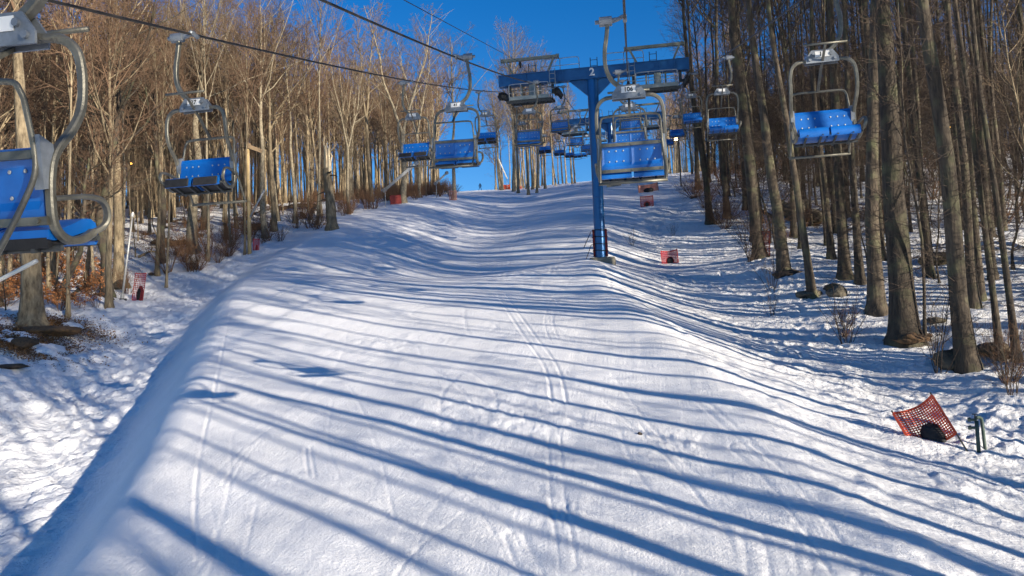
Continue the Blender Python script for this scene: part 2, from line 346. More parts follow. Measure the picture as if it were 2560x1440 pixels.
def build_ground():
    a1 = np.radians(np.arange(-50, 31.01, 0.078)); a2 = np.radians(np.arange(34, 310, 3.0))
    az = np.concatenate([a1, a2]); nA = len(az)
    rr = np.concatenate([np.geomspace(.4, 8.9, 26), np.geomspace(9, 230, 720), np.geomspace(236, 900, 30)]); nR = len(rr)
    A, Rr = np.meshgrid(az, rr); x = (Rr*np.sin(A)).ravel(); y = (Rr*np.cos(A)).ravel()
    z, dl, dr = base_ground(x, y)
    off = np.maximum(dl, dr)
    rough = ss(0.3, 4.5, off)
    near = 1-ss(60, 140, np.hypot(x, y))
    # groomed snow: long soft waves, faint grooming lines along the fall line
    z += (1-rough)*(.075*fbm(x*.22, y*.13, 3, 21)+.016*fbm(x*1.1, y*.7, 2, 22)+0.007*vnoise(x*5.5, y*.35, 23)*near)
    # ungroomed snow: drifts, lumps, wind ripples
    xq, yq = .83*x+.56*y, -.56*x+.83*y
    lum = fbm(x*.55, y*.55, 4, 31, .55); chunk = np.maximum(fbm(x*1.5, y*1.5, 4, 37, .62), -.1)
    lm = np.clip(.75+1.9*fbm(x*.13, y*.13, 2, 91), .1, 1.6); z += rough*lm*(.17*lum+.10*chunk*near)
    z += rough*.035*near*np.clip(fbm(xq*.45, yq*3.2, 3, 95)*2, -.4, .8)
    bank = ss(1.6, 3.2, dl)*(1-ss(7, 11, dl))*(1-ss(45, 62, y))
    xr_, yr_ = .8*x-.6*y, .6*x+.8*y
    ch = fbm(xr_*2.6, yr_*1.1, 3, 41, .6); z += bank*.13*np.clip(ch*3, -.35, .8)
    rim = np.exp(-((dr-.6)/.8)**2)*(1-ss(50, 70, y)); z += rim*.05*np.clip(fbm(x*1.8, y*1.4, 3, 47)*2, -.2, 1)
    sel0 = y < 120
    for pl, gap, dep, wd in TRACKS:
        P = [at(*p) for p in pl]
        P = smooth_path(P, 6)
        xs = np.array([p.x for p in P]); ys = np.array([p.y for p in P])
        sel = np.where(sel0 & (x > xs.min()-1) & (x < xs.max()+1) & (y > ys.min()-1) & (y < ys.max()+1))[0]
        if not len(sel): continue
        qx, qy = x[sel], y[sel]; best = np.full(len(sel), 9.0)
        for i in range(len(xs)-1):
            ax, ay, bx, by = xs[i], ys[i], xs[i+1], ys[i+1]; L2 = (bx-ax)**2+(by-ay)**2+1e-9
            t = np.clip(((qx-ax)*(bx-ax)+(qy-ay)*(by-ay))/L2, 0, 1); d = np.hypot(qx-ax-t*(bx-ax), qy-ay-t*(by-ay))
            best = np.minimum(best, d)
        d = np.abs(best-gap/2) if gap else best
        br = .55+.9*(vnoise(qx*1.3, qy*1.3, 51)+.3)
        z[sel] += np.clip(br, 0.1, 1.2)*(-.42*dep*np.exp(-(d/(wd*.62))**2)+.10*dep*np.exp(-((d-1.7*wd)/(wd*.6))**2))
    rsa = np.random.RandomState(4)
    for _ in range(70):
        y0 = rsa.uniform(9, 60); xa, xb = float(XL(y0))+1.0, float(XR(y0))-.6; x0 = rsa.uniform(xa, xb); L = rsa.uniform(3, 11); am = rsa.uniform(.2, 1.6)*rsa.choice([-1, 1]); sl = rsa.uniform(-.35, .35)-.25; ph = rsa.uniform(0, 3)
        ts = np.linspace(0, 1, 24); ys = y0+L*ts; xs = x0+sl*L*ts+am*np.sin(ts*math.pi+ph*.3); dep = rsa.uniform(.006, .016); wd = rsa.uniform(.022, .05)+.0012*y0
        sel = np.where((x > xs.min()-.4) & (x < xs.max()+.4) & (y > y0-.2) & (y < y0+L+.2))[0]; qx, qy = x[sel], y[sel]
        d = np.abs(qx-np.interp(qy, ys, xs)); z[sel] += -dep*np.exp(-(d/wd)**2)*np.sin(np.clip((qy-y0)/L, 0, 1)*math.pi)**.6
    # scuffed patches where skiers stopped
    for px, py, rad in [(1215, 1030, 1.6), (1330, 680, 2.2), (1350, 1060, 1.0), (960, 860, 1.8), (1690, 1110, 1.0), (1380, 1270, .8), (1260, 660, 2.0), (700, 1190, .7)]:
        p = at(px, py); d2 = ((x-p.x)**2+(y-p.y)**2)/rad**2; s_ = np.where(d2 < 6)[0]
        z[s_] += np.exp(-d2[s_])*.05*fbm(x[s_]*3.2, y[s_]*2.4, 3, 61)
    well = np.zeros(len(x))
    for tx, ty in PLACED:
        if abs(tx) > 60 or ty > 75 or ty < 5: continue
        s_ = np.where((np.abs(x-tx) < 1.6) & (np.abs(y-ty) < 1.6))[0]
        if len(s_): well[s_] = np.maximum(well[s_], np.exp(-((x[s_]-tx-.12)**2+(y[s_]-ty+.1)**2)/.36))
    z -= .16*well*rough
    rsf = np.random.RandomState(9)
    for _ in range(16):   # lines of footprints beside the piste
        if rsf.rand() < .7: fy = rsf.uniform(11, 40); fx = float(XR(fy))+rsf.uniform(1.5, 7)
        else: fy = rsf.uniform(14, 34); fx = float(XL(fy))-rsf.uniform(3, 8)
        an = rsf.uniform(-.9, .9)
        for q in range(rsf.randint(10, 26)):
            an += rsf.randn()*.12; fx += .62*math.sin(an); fy += .62*math.cos(an); ox, oy = fx+(.13 if q % 2 else -.13)*math.cos(an), fy
            s_ = np.where((np.abs(x-ox) < .5) & (np.abs(y-oy) < .5))[0]
            if len(s_): d2 = ((x[s_]-ox)/.13)**2+((y[s_]-oy)/.19)**2; z[s_] += rough[s_]*(-.085*np.exp(-d2**1.5)+.03*np.exp(-((np.sqrt(d2)-1.5)/.5)**2))
    V = np.stack([x, y, z], 1)
    i = np.arange(nR-1)[:, None]*nA; j = np.arange(nA)[None, :]; jn = (j+1) % nA
    Q = np.stack([i+j, i+nA+j, i+nA+jn, i+jn], -1).reshape(-1, 4)[:, ::-1]
    c = len(V); V = np.vstack([V, [[0, 0, G(0, 0)]]]); T = np.stack([np.full(nA, c), np.arange(nA), (np.arange(nA)+1) % nA], 1)[:, ::-1]
    me = np_mesh('snow_ground', V, Q, SNOW, True, T)
    woods = ss(7, 15, np.maximum(dl-1.0*(y < 60), dr*.95-1))
    dirt = woods*(.28+.9*np.clip(fbm(x*.16, y*.16, 3, 71)+.08, -.2, .5))
    dirt = np.where(dl > dr, dirt*1.15, dirt*.8)+.62*well
    for nm, arr in (('rough_snow', rough), ('dirt', dirt)):
        at_ = me.attributes.new(nm, 'FLOAT', 'POINT'); at_.data.foreach_set('value', np.append(arr, 0).astype(np.float32))
    o = link('snow_ground', me); tag(o, kind='structure'); return o

# ------------------------------------------------------------------ trees
RS = np.random.RandomState(11)
def tubes(P, Rd, n):
    N, K, _ = P.shape; d = P[:, -1]-P[:, 0]; d /= np.linalg.norm(d, axis=1, keepdims=True)+1e-9
    ref = np.where(np.abs(d[:, 2:3]) > .8, np.array([[1., 0, 0]]), np.array([[0, 0, 1.]]))
    a = np.cross(d, ref); a /= np.linalg.norm(a, axis=1, keepdims=True)+1e-9; b = np.cross(d, a)
    th = np.arange(n)*2*math.pi/n
    ring = np.cos(th)[None, :, None]*a[:, None]+np.sin(th)[None, :, None]*b[:, None]
    V = P[:, :, None, :]+Rd[:, :, None, None]*ring[:, None]
    base = (np.arange(N)*K*n)[:, None, None]+(np.arange(K-1)*n)[None, :, None]; j = np.arange(n)[None, None]; jn = (j+1) % n
    Q = np.stack([base+j, base+jn, base+n+jn, base+n+j], -1).reshape(-1, 4)
    return V.reshape(-1, 3), Q
def cat_tubes(L):
    Vs, Qs, k = [], [], 0
    for V, Q in L: Vs.append(V); Qs.append(Q+k); k += len(V)
    return np.vstack(Vs), np.vstack(Qs)
def poly_at(P, t):
    K = P.shape[1]; s = t*(K-1); i = np.minimum(s.astype(int), K-2); f = (s-i)[:, None]; n = np.arange(len(P))
    a, b = P[n, i], P[n, i+1]; tg = b-a; tg /= np.linalg.norm(tg, axis=1, keepdims=True)+1e-9
    return a+(b-a)*f, tg
def spawn(rs, P, L, Rd, m, K, tmin, ang, lfrac, rfrac, upc, wob, rmin, tmax=1.0):
    """children of the polylines P: (points, lengths, radii)"""
    N = len(P); idx = np.repeat(np.arange(N), m); M = len(idx)
    t = tmin+(tmax-tmin)*((np.tile(np.arange(m), N)+rs.rand(M))/m)
    p, tg = poly_at(P[idx], np.clip(t, 0, .999)); rnd = rs.randn(M, 3); pr = rnd-(rnd*tg).sum(1, keepdims=True)*tg; pr /= np.linalg.norm(pr, axis=1, keepdims=True)+1e-9
    a = np.radians(ang[0]+(ang[1]-ang[0])*rs.rand(M))[:, None]
    d = tg*np.cos(a)+pr*np.sin(a)
    ln = L[idx]*(lfrac[0]+(lfrac[1]-lfrac[0])*rs.rand(M))*(1.2-.75*(t-tmin)/(1-tmin+1e-6))
    pr_ = Rd[idx]; rb = np.maximum(pr_[np.arange(M), np.minimum((t*(P.shape[1]-1)).astype(int), P.shape[1]-1)]*rfrac, rmin)
    out = np.zeros((M, K, 3)); out[:, 0] = p; cur = p.copy(); st = (ln/(K-1))[:, None]
    for k in range(1, K):
        d = d+np.array([[0, 0, upc]])+rs.randn(M, 3)*wob; d /= np.linalg.norm(d, axis=1, keepdims=True)
        cur = cur+d*st; out[:, k] = cur
    rad = rb[:, None]*np.linspace(1, .3, K)[None]; rad = np.maximum(rad, rmin*.6)
    return out, ln, rad
def leader(rs, p, d, L, ra, rb, K, wob):
    P = np.zeros((K, 3)); P[0] = p; d = np.array(d, float); d0 = d/np.linalg.norm(d); d = d0.copy()
    for k in range(1, K):
        d = .78*d+.22*d0+np.array([rs.randn()*wob, rs.randn()*wob, .02])*1.5; d /= np.linalg.norm(d); P[k] = P[k-1]+d*L/(K-1)
    t = np.linspace(0, 1, K); return P, ra+(rb-ra)*t**.85
def gen_tree(seed, H, r0, cb=.45, fork=None, nb=16, dens=1.0, wob=.02, far=False, tw=.0085, spread=1.0, lowtw=10, flare=1.5):
    rs = np.random.RandomState(seed); K = 18 if not far else 8
    Ls = []
    if fork:
        hf = H*fork; P, r = leader(rs, (0, 0, 0), (0, 0, 1), hf, r0, r0*.72, K//2+2, wob); Ls.append((P, r, hf, .999))
        az = rs.rand()*6.28; nf = 2 if rs.rand() < .75 else 3
        for q in range(nf):
            an = R(rs.uniform(7, 17)); a = az+q*6.28/nf+rs.uniform(-.3, .3)
            P2, r2 = leader(rs, P[-1]-np.array([0, 0, r0*.3]), (math.sin(an)*math.cos(a), math.sin(an)*math.sin(a), math.cos(an)), (H-hf)*rs.uniform(.88, 1.05), r0*.56, .018, K, wob*1.3); Ls.append((P2, r2, H-hf, max(.04, (cb-fork)/(1-fork))))
    else:
        P, r = leader(rs, (0, 0, 0), (0, 0, 1), H, r0, .018, K, wob); Ls.append((P, r, H, cb))
    trunk, L1 = [], []
    for P, r, L, tb in Ls:
        if P[0, 2] == 0:   # root flare
            hgt = P[:, 2]; Pn = np.vstack([[[P[0, 0], P[0, 1], -.5]], P[:1], [P[0]+(P[1]-P[0])*min(.5, .25/(P[1, 2]+1e-6))], [P[0]+(P[1]-P[0])*min(.8, .7/(P[1, 2]+1e-6))], P[1:]])
            rn = np.concatenate([[r[0]*flare*1.15, r[0]*flare, r[0]*(1+(flare-1)*.45), r[0]*1.08], r[1:]])
            trunk.append(tubes(Pn[None], rn[None], 10 if not far else 6))
        else: trunk.append(tubes(P[None], r[None], 8 if not far else 5))
        if tb < .99:
            m = max(3, int(nb*(1 if len(Ls) == 1 else .62)))
            L1.append(spawn(rs, P[None], np.array([L]), r[None], m, 6 if not far else 4, tb, (22, 50), (.17*spread, .34*spread), .5, .07, .07, .016))
    tot = lambda X: (np.concatenate([a[0] for a in X]), np.concatenate([a[1] for a in X]), np.concatenate([a[2] for a in X]))
    B = tot(L1); trunk.append(tubes(B[0], B[2], 6 if not far else 3))
    crown = []
    q = max(2, int(round(6*dens)))
    C2 = spawn(rs, *B, q, 4 if not far else 3, .18, (25, 58), (.26, .5), .6, .05, .10, tw*1.15); crown.append(tubes(C2[0], C2[2], 4 if not far else 3))
    tops = [spawn(rs, P[None], np.array([L*.3]), r[None], int(10*dens)+2, 4 if not far else 3, max(tb, .6), (20, 50), (.3, .6), .6, .06, .08, tw*1.15) for P, r, L, tb in Ls if tb < .99]
    for t_ in tops: crown.append(tubes(t_[0], t_[2], 3))
    allC = tot([C2]+[(a if a[0].shape[1] == C2[0].shape[1] else a) for a in tops])
    C3 = spawn(rs, *allC, max(2, int(round(5*dens))), 3 if not far else 2, .15, (25, 55), (.35, .6), .7, .04, .10, tw); crown.append(tubes(C3[0], C3[2], 3))
    if not far:
        C4 = spawn(rs, *C3, max(2, int(round(3*dens))), 2, .2, (25, 50), (.4, .7), .8, .03, .06, tw*.75); crown.append(tubes(C4[0], C4[2], 3))
    if lowtw:
        P, r, L, tb = Ls[0]; D = spawn(rs, P[None], np.array([4.0]), r[None]*.2, lowtw, 4, .06, (60, 100), (.2, .6), .25, .0, .12, .007, tmax=max(cb*.9, .3) if not fork else .95)
        crown.append(tubes(D[0], D[2], 3)); D2 = spawn(rs, *D, 5, 3, .2, (30, 60), (.3, .6), .6, .0, .1, .005); crown.append(tubes(D2[0], D2[2], 3)); D3 = spawn(rs, *D2, 2, 2, .2, (30, 60), (.4, .7), .7, .0, .1, .004); crown.append(tubes(D3[0], D3[2], 3))
    return cat_tubes(trunk), cat_tubes(crown)
PROTO = {}
def tree_proto(key, bark, twig, **k):
    (tv, tq), (cv, cq) = gen_tree(**k); PROTO[key] = (np_mesh('trunk', tv, tq, bark), np_mesh('crown', cv, cq, twig), k['r0'], k['H'])
tree_proto('t0', BARK_TAN, TWIG_RED, seed=1, H=21, r0=.24, cb=.42, nb=22, dens=1.2)
tree_proto('t1', BARK_TAN, TWIG_TAN, seed=2, H=22, r0=.26, fork=.42, cb=.5, nb=22)
tree_proto('t2', BARK_PALE, TWIG_TAN, seed=3, H=23, r0=.21, cb=.5, nb=18, wob=.028)
tree_proto('t3', BARK_TAN, TWIG_RED, seed=4, H=19, r0=.18, cb=.34, nb=22, dens=1.25)
tree_proto('t4', BARK_PALE, TWIG_TAN, seed=5, H=22, r0=.23, fork=.33, cb=.45, nb=20, wob=.03)
tree_proto('t5', BARK_DARK, TWIG_RED, seed=6, H=17, r0=.13, cb=.4, nb=18, dens=1.1, wob=.03)
tree_proto('d0', BARK_DARK, TWIG_DARK, seed=7, H=27, r0=.30, cb=.56, nb=18, lowtw=75, wob=.012)
tree_proto('d1', BARK_DARK, TWIG_DARK, seed=8, H=26, r0=.22, cb=.58, nb=16, lowtw=75, wob=.012)
tree_proto('d2', BARK_DARK, TWIG_DARK, seed=9, H=21, r0=.14, cb=.52, nb=14, lowtw=55, wob=.02)
tree_proto('d3', BARK_DARK, TWIG_DARK, seed=10, H=26, r0=.24, fork=.5, cb=.6, nb=18, lowtw=60, wob=.015)
tree_proto('s0', BARK_TAN, TWIG_TAN, seed=12, H=11, r0=.055, cb=.3, nb=16, dens=.8, wob=.04, lowtw=6)
tree_proto('s1', BARK_DARK, TWIG_DARK, seed=13, H=9, r0=.05, cb=.25, nb=16, dens=.8, wob=.05, lowtw=8)
tree_proto('u0', BARK_DARK, TWIG_DARK, seed=14, H=12, r0=.075, cb=.22, nb=20, dens=1.15, wob=.04, lowtw=8)
tree_proto('u1', BARK_TAN, TWIG_RED, seed=15, H=11, r0=.07, cb=.25, nb=18, dens=1.1, wob=.045, lowtw=6)
tree_proto('t6', BARK_TAN, TWIG_RED, seed=16, H=25, r0=.40, cb=.6, nb=18, dens=1.2, wob=.012)
PLACED = []
def tree(p, key, rad=None, hs=1.0, rz=None, lean=(0, 0), label=None, group=None, name='bare_tree', cat='tree', sink=0.0):
    tm, cm, r0_, H = PROTO[key]; s = (rad/r0_) if rad else 1.0
    t = empty(name, (p.x, p.y, p.z-sink)); t.rotation_euler = (Quaternion((0, 1, 0), lean[1]) @ Quaternion((1, 0, 0), lean[0]) @ Quaternion((0, 0, 1), RS.rand()*6.28 if rz is None else rz)).to_euler()
    t.scale = (s, s, hs); PLACED.append((p.x, p.y))
    link('trunk', tm, t); c = link('crown', cm, t)
    if s > 1.25 or s < .75:  # keep the crown's twigs at their own scale
        k = 1/s**.7; c.scale = (k, k, 1.0)
    tag(t, label, cat, group); return t
def px_tree(px, py, wpx, key, label, lean=(0, 0), hs=1.0, rz=None, y=None, **k):
    p = at(px, py) if y is None else on_y(px, py, y)
    tree(p, key, rad=wpx/1.09/2*math.hypot(p.x, p.y)/F_PX/math.sqrt(1+((px-1280)/F_PX)**2), lean=lean, hs=hs, rz=rz, label=label, **k)
# --- single trees one can point to
px_tree(80, 812, 58, 't6', 'thick pale trunk standing in brown leaf litter below the near chair', rz=.5)
px_tree(268, 738, 30, 't5', 'slim brown trunk on the mossy rock beside the leaning grey snow lance', hs=1.25)
px_tree(297, 705, 30, 't6', 'tan trunk just behind the leaning grey snow lance', lean=(0, R(1.5)))
px_tree(152, 742, 20, 't5', 'short dark trunk leaning strongly to the right over red leaf bushes', lean=(0, R(22)), hs=.6)
px_tree(402, 655, 19, 't5', 'dark slim trunk under the seat of chair 27, darker than its neighbours', hs=1.2)
px_tree(484, 628, 30, 't2', 'pale trunk just right of the dark slim trunk below chair 27')
px_tree(512, 570, 20, 't5', 'brown trunk behind the pale trunk, right under the seat of chair 27')
px_tree(385, 540, 24, 't6', 'grey brown trunk seen left of the hanging footbar of chair 27')
px_tree(664, 592, 18, 't2', 'straight pale trunk just right of the timber post', lean=(0, R(-1)))
px_tree(685, 575, 16, 't3', 'brown trunk touching the pale straight trunk beside the timber post')
px_tree(775, 505, 17, 't2', 'pale spotted trunk left of the splintered broken trunk')
px_tree(880, 500, 14, 't4', 'forked pale tree right of the splintered broken trunk')
px_tree(930, 505, 12, 't1', 'tan forked tree left of the white snow gun pipe')
px_tree(1008, 497, 18, 't4', 'pale trunk straight behind the red board at the piste edge', y=76)
px_tree(1132, 472, 12, 't2', 'lone slender pale tree at the sky gap with net round its foot', y=80, hs=.75, lean=(0, R(4)))
px_tree(2262, 848, 72, 'd0', 'thickest trunk of the right woods, half sunlit, behind the chair with plate 15', lean=(R(1), R(-1.2)), rz=1.0)
px_tree(2418, 915, 50, 'd1', 'grey trunk leaning over a mossy rock, pale streak at its foot', lean=(R(1), R(-2.2)), rz=2.0, hs=1.2)
px_tree(2192, 776, 42, 'd1', 'brown trunk directly left of the thickest right hand trunk', rz=4.0, hs=1.1)
px_tree(2112, 690, 32, 'd0', 'dark trunk rising from a rocky snow hollow below chair 15')
px_tree(2150, 700, 22, 'd2', 'thin dark trunk close behind the brown trunk under chair 15', hs=1.2)
px_tree(1960, 684, 33, 'd1', 'shadowed dark grey trunk with a black root hollow right of the leaning orange net', lean=(0, R(-1)))
px_tree(2030, 738, 22, 'd2', 'slim curved dark trunk growing out of a black rock', lean=(0, R(-4)), hs=1.2)
px_tree(1900, 642, 33, 'd3', 'yellowish mossy trunk touching the narrow orange net in the right woods', lean=(0, R(-2)))
px_tree(1775, 556, 20, 'd1', 'grey trunk nearest to the uphill side of the lift, amid bushes', lean=(0, R(-1)))
px_tree(1818, 540, 18, 'd2', 'brown trunk between bushes left of the yellowish mossy trunk', hs=1.2)
px_tree(2078, 640, 18, 'd2', 'slim trunk with a bright yellow sunlit strip in the right woods', hs=1.2)
px_tree(1985, 588, 17, 'd2', 'thin trunk in front of the pile of boulders in the right woods')
px_tree(2435, 760, 26, 'd1', 'reddish brown trunk with a twin close behind the leaning grey trunk')
px_tree(2452, 745, 20, 'd2', 'twin of the reddish brown trunk, slightly thinner and farther back', hs=1.2)
px_tree(2500, 885, 18, 'd2', 'slim yellow green trunk near the frame edge beside a bush', hs=1.2, lean=(0, R(-2)))
px_tree(2542, 892, 19, 'd2', 'outermost slim yellow green trunk at the picture edge', hs=1.2, lean=(0, R(-2)))
px_tree(2312, 850, 9, 's1', 'thin wavy sapling beside the thickest right hand trunk', hs=1.5)
px_tree(2090, 575, 18, 'd1', 'straight trunk behind the sunlit yellow strip trunk')
px_tree(1865, 520, 16, 'd2', 'thin trunk with lamp light left of it', hs=1.2)
px_tree(1745, 470, 14, 'd1', 'trunk behind the downhill chair next to the lit floodlight')
for px_, lb in ((1255, 'first'), (1292, 'second'), (1318, 'third')):
    px_tree(px_, 462, 9, 't2', f'{lb} slender bare tree right of the sky gap on the crest', y=112+RS.rand()*15, hs=.8)

# --- the woods on both sides
def far_ok(x, y, dmin):
    return all((x-a)**2+(y-b)**2 > dmin*dmin for a, b in PLACED)
def az_of(x, y): return math.degrees(math.atan2(x, y))
def fill(n, gen, keys, radii, label, group, dmin, cond, maxit=20000, hsr=(.85, 1.15), name='bare_tree', cat='tree'):
    k = 0
    for _ in range(maxit):
        if k >= n: break
        x, y = gen()
        if not cond(x, y) or not far_ok(x, y, dmin(x, y) if callable(dmin) else dmin): continue
        key = keys[RS.randint(len(keys))]
        tree(Vector((x, y, G(x, y))), key, rad=RS.uniform(*radii)*(1 if key[1] not in '5' else .8), hs=RS.uniform(*hsr), lean=(R(RS.uniform(-2.5, 2.5)), R(RS.uniform(-2.5, 2.5))), label=label, group=group, name=name, cat=cat); k += 1
U = lambda a, b: RS.uniform(a, b)
def xl(y): return float(XL(y))
def xr(y): return float(XR(y))
LEFT_OK = lambda x, y: x < xl(y)-(9 if y < 40 else 7 if y < 55 else 4 if y < 66 else 2.2) and az_of(x, y) > -47
fill(88, lambda: (U(-80, -18), U(30, 72)), ['t0', 't1', 't2', 't3', 't4', 't5', 't0', 't3'], (.09, .21), 'bare tan trunked tree in the sunlit woods left of the piste', 'trees of the left woods', 2.6, lambda x, y: LEFT_OK(x, y) and not (abs(az_of(x, y)+29) < 1.0 and y < 45))
fill(32, lambda: (U(-85, -18), U(66, 115)), ['t0', 't1', 't2', 't3', 't4', 't1'], (.12, .23), 'bare brown tree deeper in the left woods, behind the front rank', 'trees deep in the left woods', 2.6, LEFT_OK, hsr=(.85, 1.05))
fill(36, lambda: (U(-34, -9.4), U(90, 190)), ['t1', 't3', 't0', 't2', 'd3'], (.13, .22), 'bare tree of the dense stand on the crest between piste and lift', 'trees of the crest stand', 1.7, lambda x, y: -10.6 < az_of(x, y) < -4.3 and x < -9.4, hsr=(.75, .95))
RIGHT_OK = lambda x, y: x > max(6.3, xr(y)+(6 if y < 60 else 5)) and az_of(x, y) < 27
fill(84, lambda: (U(6, 38), U(26, 80)), ['d0', 'd1', 'd2', 'd3', 'd2', 'd1'], (.075, .18), 'bare dark trunked tree in the shaded woods right of the lift', 'trees of the right woods', 1.9, lambda x, y: RIGHT_OK(x, y) and ((x > 8.5+(40-y)*.28 if y < 40 else True) and x < 27+max(0, y-45)*.4))
fill(22, lambda: (U(6, 45), U(78, 130)), ['d0', 'd1', 'd3', 'd2'], (.12, .22), 'bare tree far up in the right woods, behind the others', 'trees deep in the right woods', 2.6, RIGHT_OK, hsr=(.85, 1.0))
# beside and behind the camera: the trees that throw the long shadows over the foreground
def near_right():
    c = -5.0
    while c < 40:
        c += RS.choice([.4, .6, .8, 1.0, 1.2]) if c > 15 else RS.choice([.45, .6, .75, .9])
        for _ in range(60):
            x = U(11, 25); y = (c-.545*x)/.839
            if az_of(x, y) > 25.5 and far_ok(x, y, 1.3):
                tree(Vector((x, y, G(x, y))), ['d0', 'd1', 'd2', 'd1'][RS.randint(4)], rad=RS.choice([.06, .08, .11, .14, .18, .23] if c > 17 else [.09, .13, .17, .21, .26]), hs=U(.9, 1.1), lean=(R(U(-2, 2)), R(U(-2, 2))), label='bare dark tree out of view, added to shade the right woods', group='trees of the near right woods'); break
near_right()

fill(34, lambda: (U(14, 40), U(16, 66)), ['d0', 'd1', 'd2', 'd3', 'u0'], (.09, .2), 'bare dark tree out of view, added to shade the right woods', 'trees of the near right woods', 1.9, lambda x, y: 26 < az_of(x, y) < 50)  # out of view on the sun side, added to shade the visible right trunks
build_ground()
# far woods: one mass that nobody could count
def far_woods():
    rs = np.random.RandomState(77); pr = []
    for s in range(7):
        (tv, tq), (cv, cq) = gen_tree(seed=200+s, H=20, r0=.2, cb=.4, nb=15, dens=.8, far=True, tw=.017, lowtw=0, fork=.4 if s % 3 == 0 else None)
        pr.append((cat_tubes([(tv, tq)]), (cv, cq)))
    TV, TQ, CV, CQ = [], [], [], []; nt_ = nc = 0; k = 0
    while k < 980:
        r_ = rs.rand()
        if r_ < .6: x, y = rs.uniform(-125, -22), rs.uniform(72, 170); ok = x < xl(y)-(14 if y < 110 else 3)
        else: x, y = rs.uniform(7, 120), rs.uniform(95, 230); ok = x < 60 or y > 115
        a = az_of(x, y)
        if not (ok and -50 < a < 30): continue
        (tv, tq), (cv, cq) = pr[rs.randint(len(pr))]; an = rs.rand()*6.28; c, s = math.cos(an), math.sin(an); h = rs.uniform(.7, 1.05)*(1.2 if x < 0 else 1)
        M = np.array([[c, s, 0], [-s, c, 0], [0, 0, 1]])*h; off = np.array([x, y, G(x, y)])
        TV.append(tv@M+off); TQ.append(tq+nt_); nt_ += len(tv); CV.append(cv@M+off); CQ.append(cq+nc); nc += len(cv); k += 1
    me = np_mesh('woods', np.vstack(TV+CV), np.vstack(TQ+[q+nt_ for q in CQ]), BARK_TAN); me.materials.append(TWIG_RED)
    nT = sum(len(q) for q in TQ); nC = sum(len(q) for q in CQ)
    me.polygons.foreach_set('material_index', np.concatenate([np.zeros(nT), np.ones(nC)]).astype(np.int32))
    o = link('woods', me); tag(o, 'distant bare woods closing the view behind both sides of the piste', 'woods', kind='stuff')
far_woods()

# ------------------------------------------------------------------ shrubs, saplings, litter, rocks
def shrub_mesh(seed, n, h, spread, twig, tw=.006, leaves=0, upc=.03):
    rs = np.random.RandomState(seed); K = 6; P = np.zeros((n, K, 3))
    a = rs.rand(n)*6.28; s = rs.rand(n)**.7*spread; d = np.stack([np.cos(a)*s, np.sin(a)*s, np.ones(n)], 1); d /= np.linalg.norm(d, axis=1, keepdims=True)
    P[:, 0] = np.stack([np.cos(a)*.12, np.sin(a)*.12, np.full(n, -.1)], 1)*rs.rand(n, 1)**.5; P[:, 0, 2] = -.15; L = h*rs.uniform(.6, 1.1, n)
    for k in range(1, K):
        d = d+rs.randn(n, 3)*.09+np.array([[0, 0, upc]]); d /= np.linalg.norm(d, axis=1, keepdims=True); P[:, k] = P[:, k-1]+d*(L/(K-1))[:, None]
    Rd = (tw*2.0*np.linspace(1, .4, K))[None]*rs.uniform(.7, 1.3, (n, 1))
    C = spawn(rs, P, L, Rd, 5, 4, .3, (25, 55), (.25, .5), .6, .03, .12, tw*.8); D = spawn(rs, *C, 4, 3, .2, (25, 55), (.3, .6), .7, .02, .12, tw*.6)
    V, Q = cat_tubes([tubes(P, Rd, 4), tubes(C[0], C[2], 3), tubes(D[0], D[2], 3)]); st = np_mesh('stems', V, Q, twig); lv = None
    if leaves:
        i = rs.randint(len(D[0]), size=leaves); c = D[0][i, rs.randint(3, size=leaves)]; u = rs.randn(leaves, 3); u /= np.linalg.norm(u, axis=1, keepdims=True); w_ = np.cross(u, rs.randn(leaves, 3)); w_ /= np.linalg.norm(w_, axis=1, keepdims=True)
        sz = rs.uniform(.035, .075, (leaves, 1)); nn = np.cross(u, w_)
        LV = np.stack([c, c+u*sz+w_*sz*.55+nn*sz*.2, c+u*sz*2, c+u*sz-w_*sz*.55+nn*sz*.2], 1).reshape(-1, 3); lv = np_mesh('leaves', LV, np.arange(leaves*4).reshape(-1, 4), LEAF, False)
    return st, lv
SH = {'bush': shrub_mesh(31, 34, 2.2, .9, BRUSH), 'dense': shrub_mesh(32, 55, 1.9, 1.1, BRUSH), 'whip': shrub_mesh(33, 9, 1.7, .55, TWIG_DARK, .006),
      'big': shrub_mesh(34, 22, 3.6, .55, TWIG_DARK, .009), 'leafy': shrub_mesh(35, 7, 1.6, .35, BRUSH, .006, 420), 'leafy2': shrub_mesh(36, 12, 1.3, 1.1, BRUSH, .006, 500)}
def shrub(px, py, key, s, label, y=None, group=None, name='bare_shrub', lean=0.0):
    p = at(px, py) if y is None else on_y(px, py, y)
    t = empty(name, p, RS.rand()*6.28); t.scale = (s, s, s); t.rotation_euler.y = lean; st, lv = SH[key]; link('stems', st, t)
    if lv: link('leaves', lv, t)
    tag(t, label, 'shrub', group); return t
shrub(572, 640, 'dense', 1.15, 'widest reddish bare bush at the foot of the timber post')
shrub(545, 655, 'bush', .9, 'smaller reddish bush left of the bush at the timber post')
shrub(478, 672, 'dense', .55, 'low grey brown bush on the snow below the pale trunk under chair 27')
shrub(655, 578, 'bush', .6, 'bush behind the timber post, right of it')
shrub(240, 768, 'leafy', 1.0, 'upright sapling full of orange dead leaves left of the grey snow lance', name='leafy_sapling')
shrub(205, 775, 'leafy', .7, 'smaller orange leaved sapling left of the upright orange one', name='leafy_sapling')
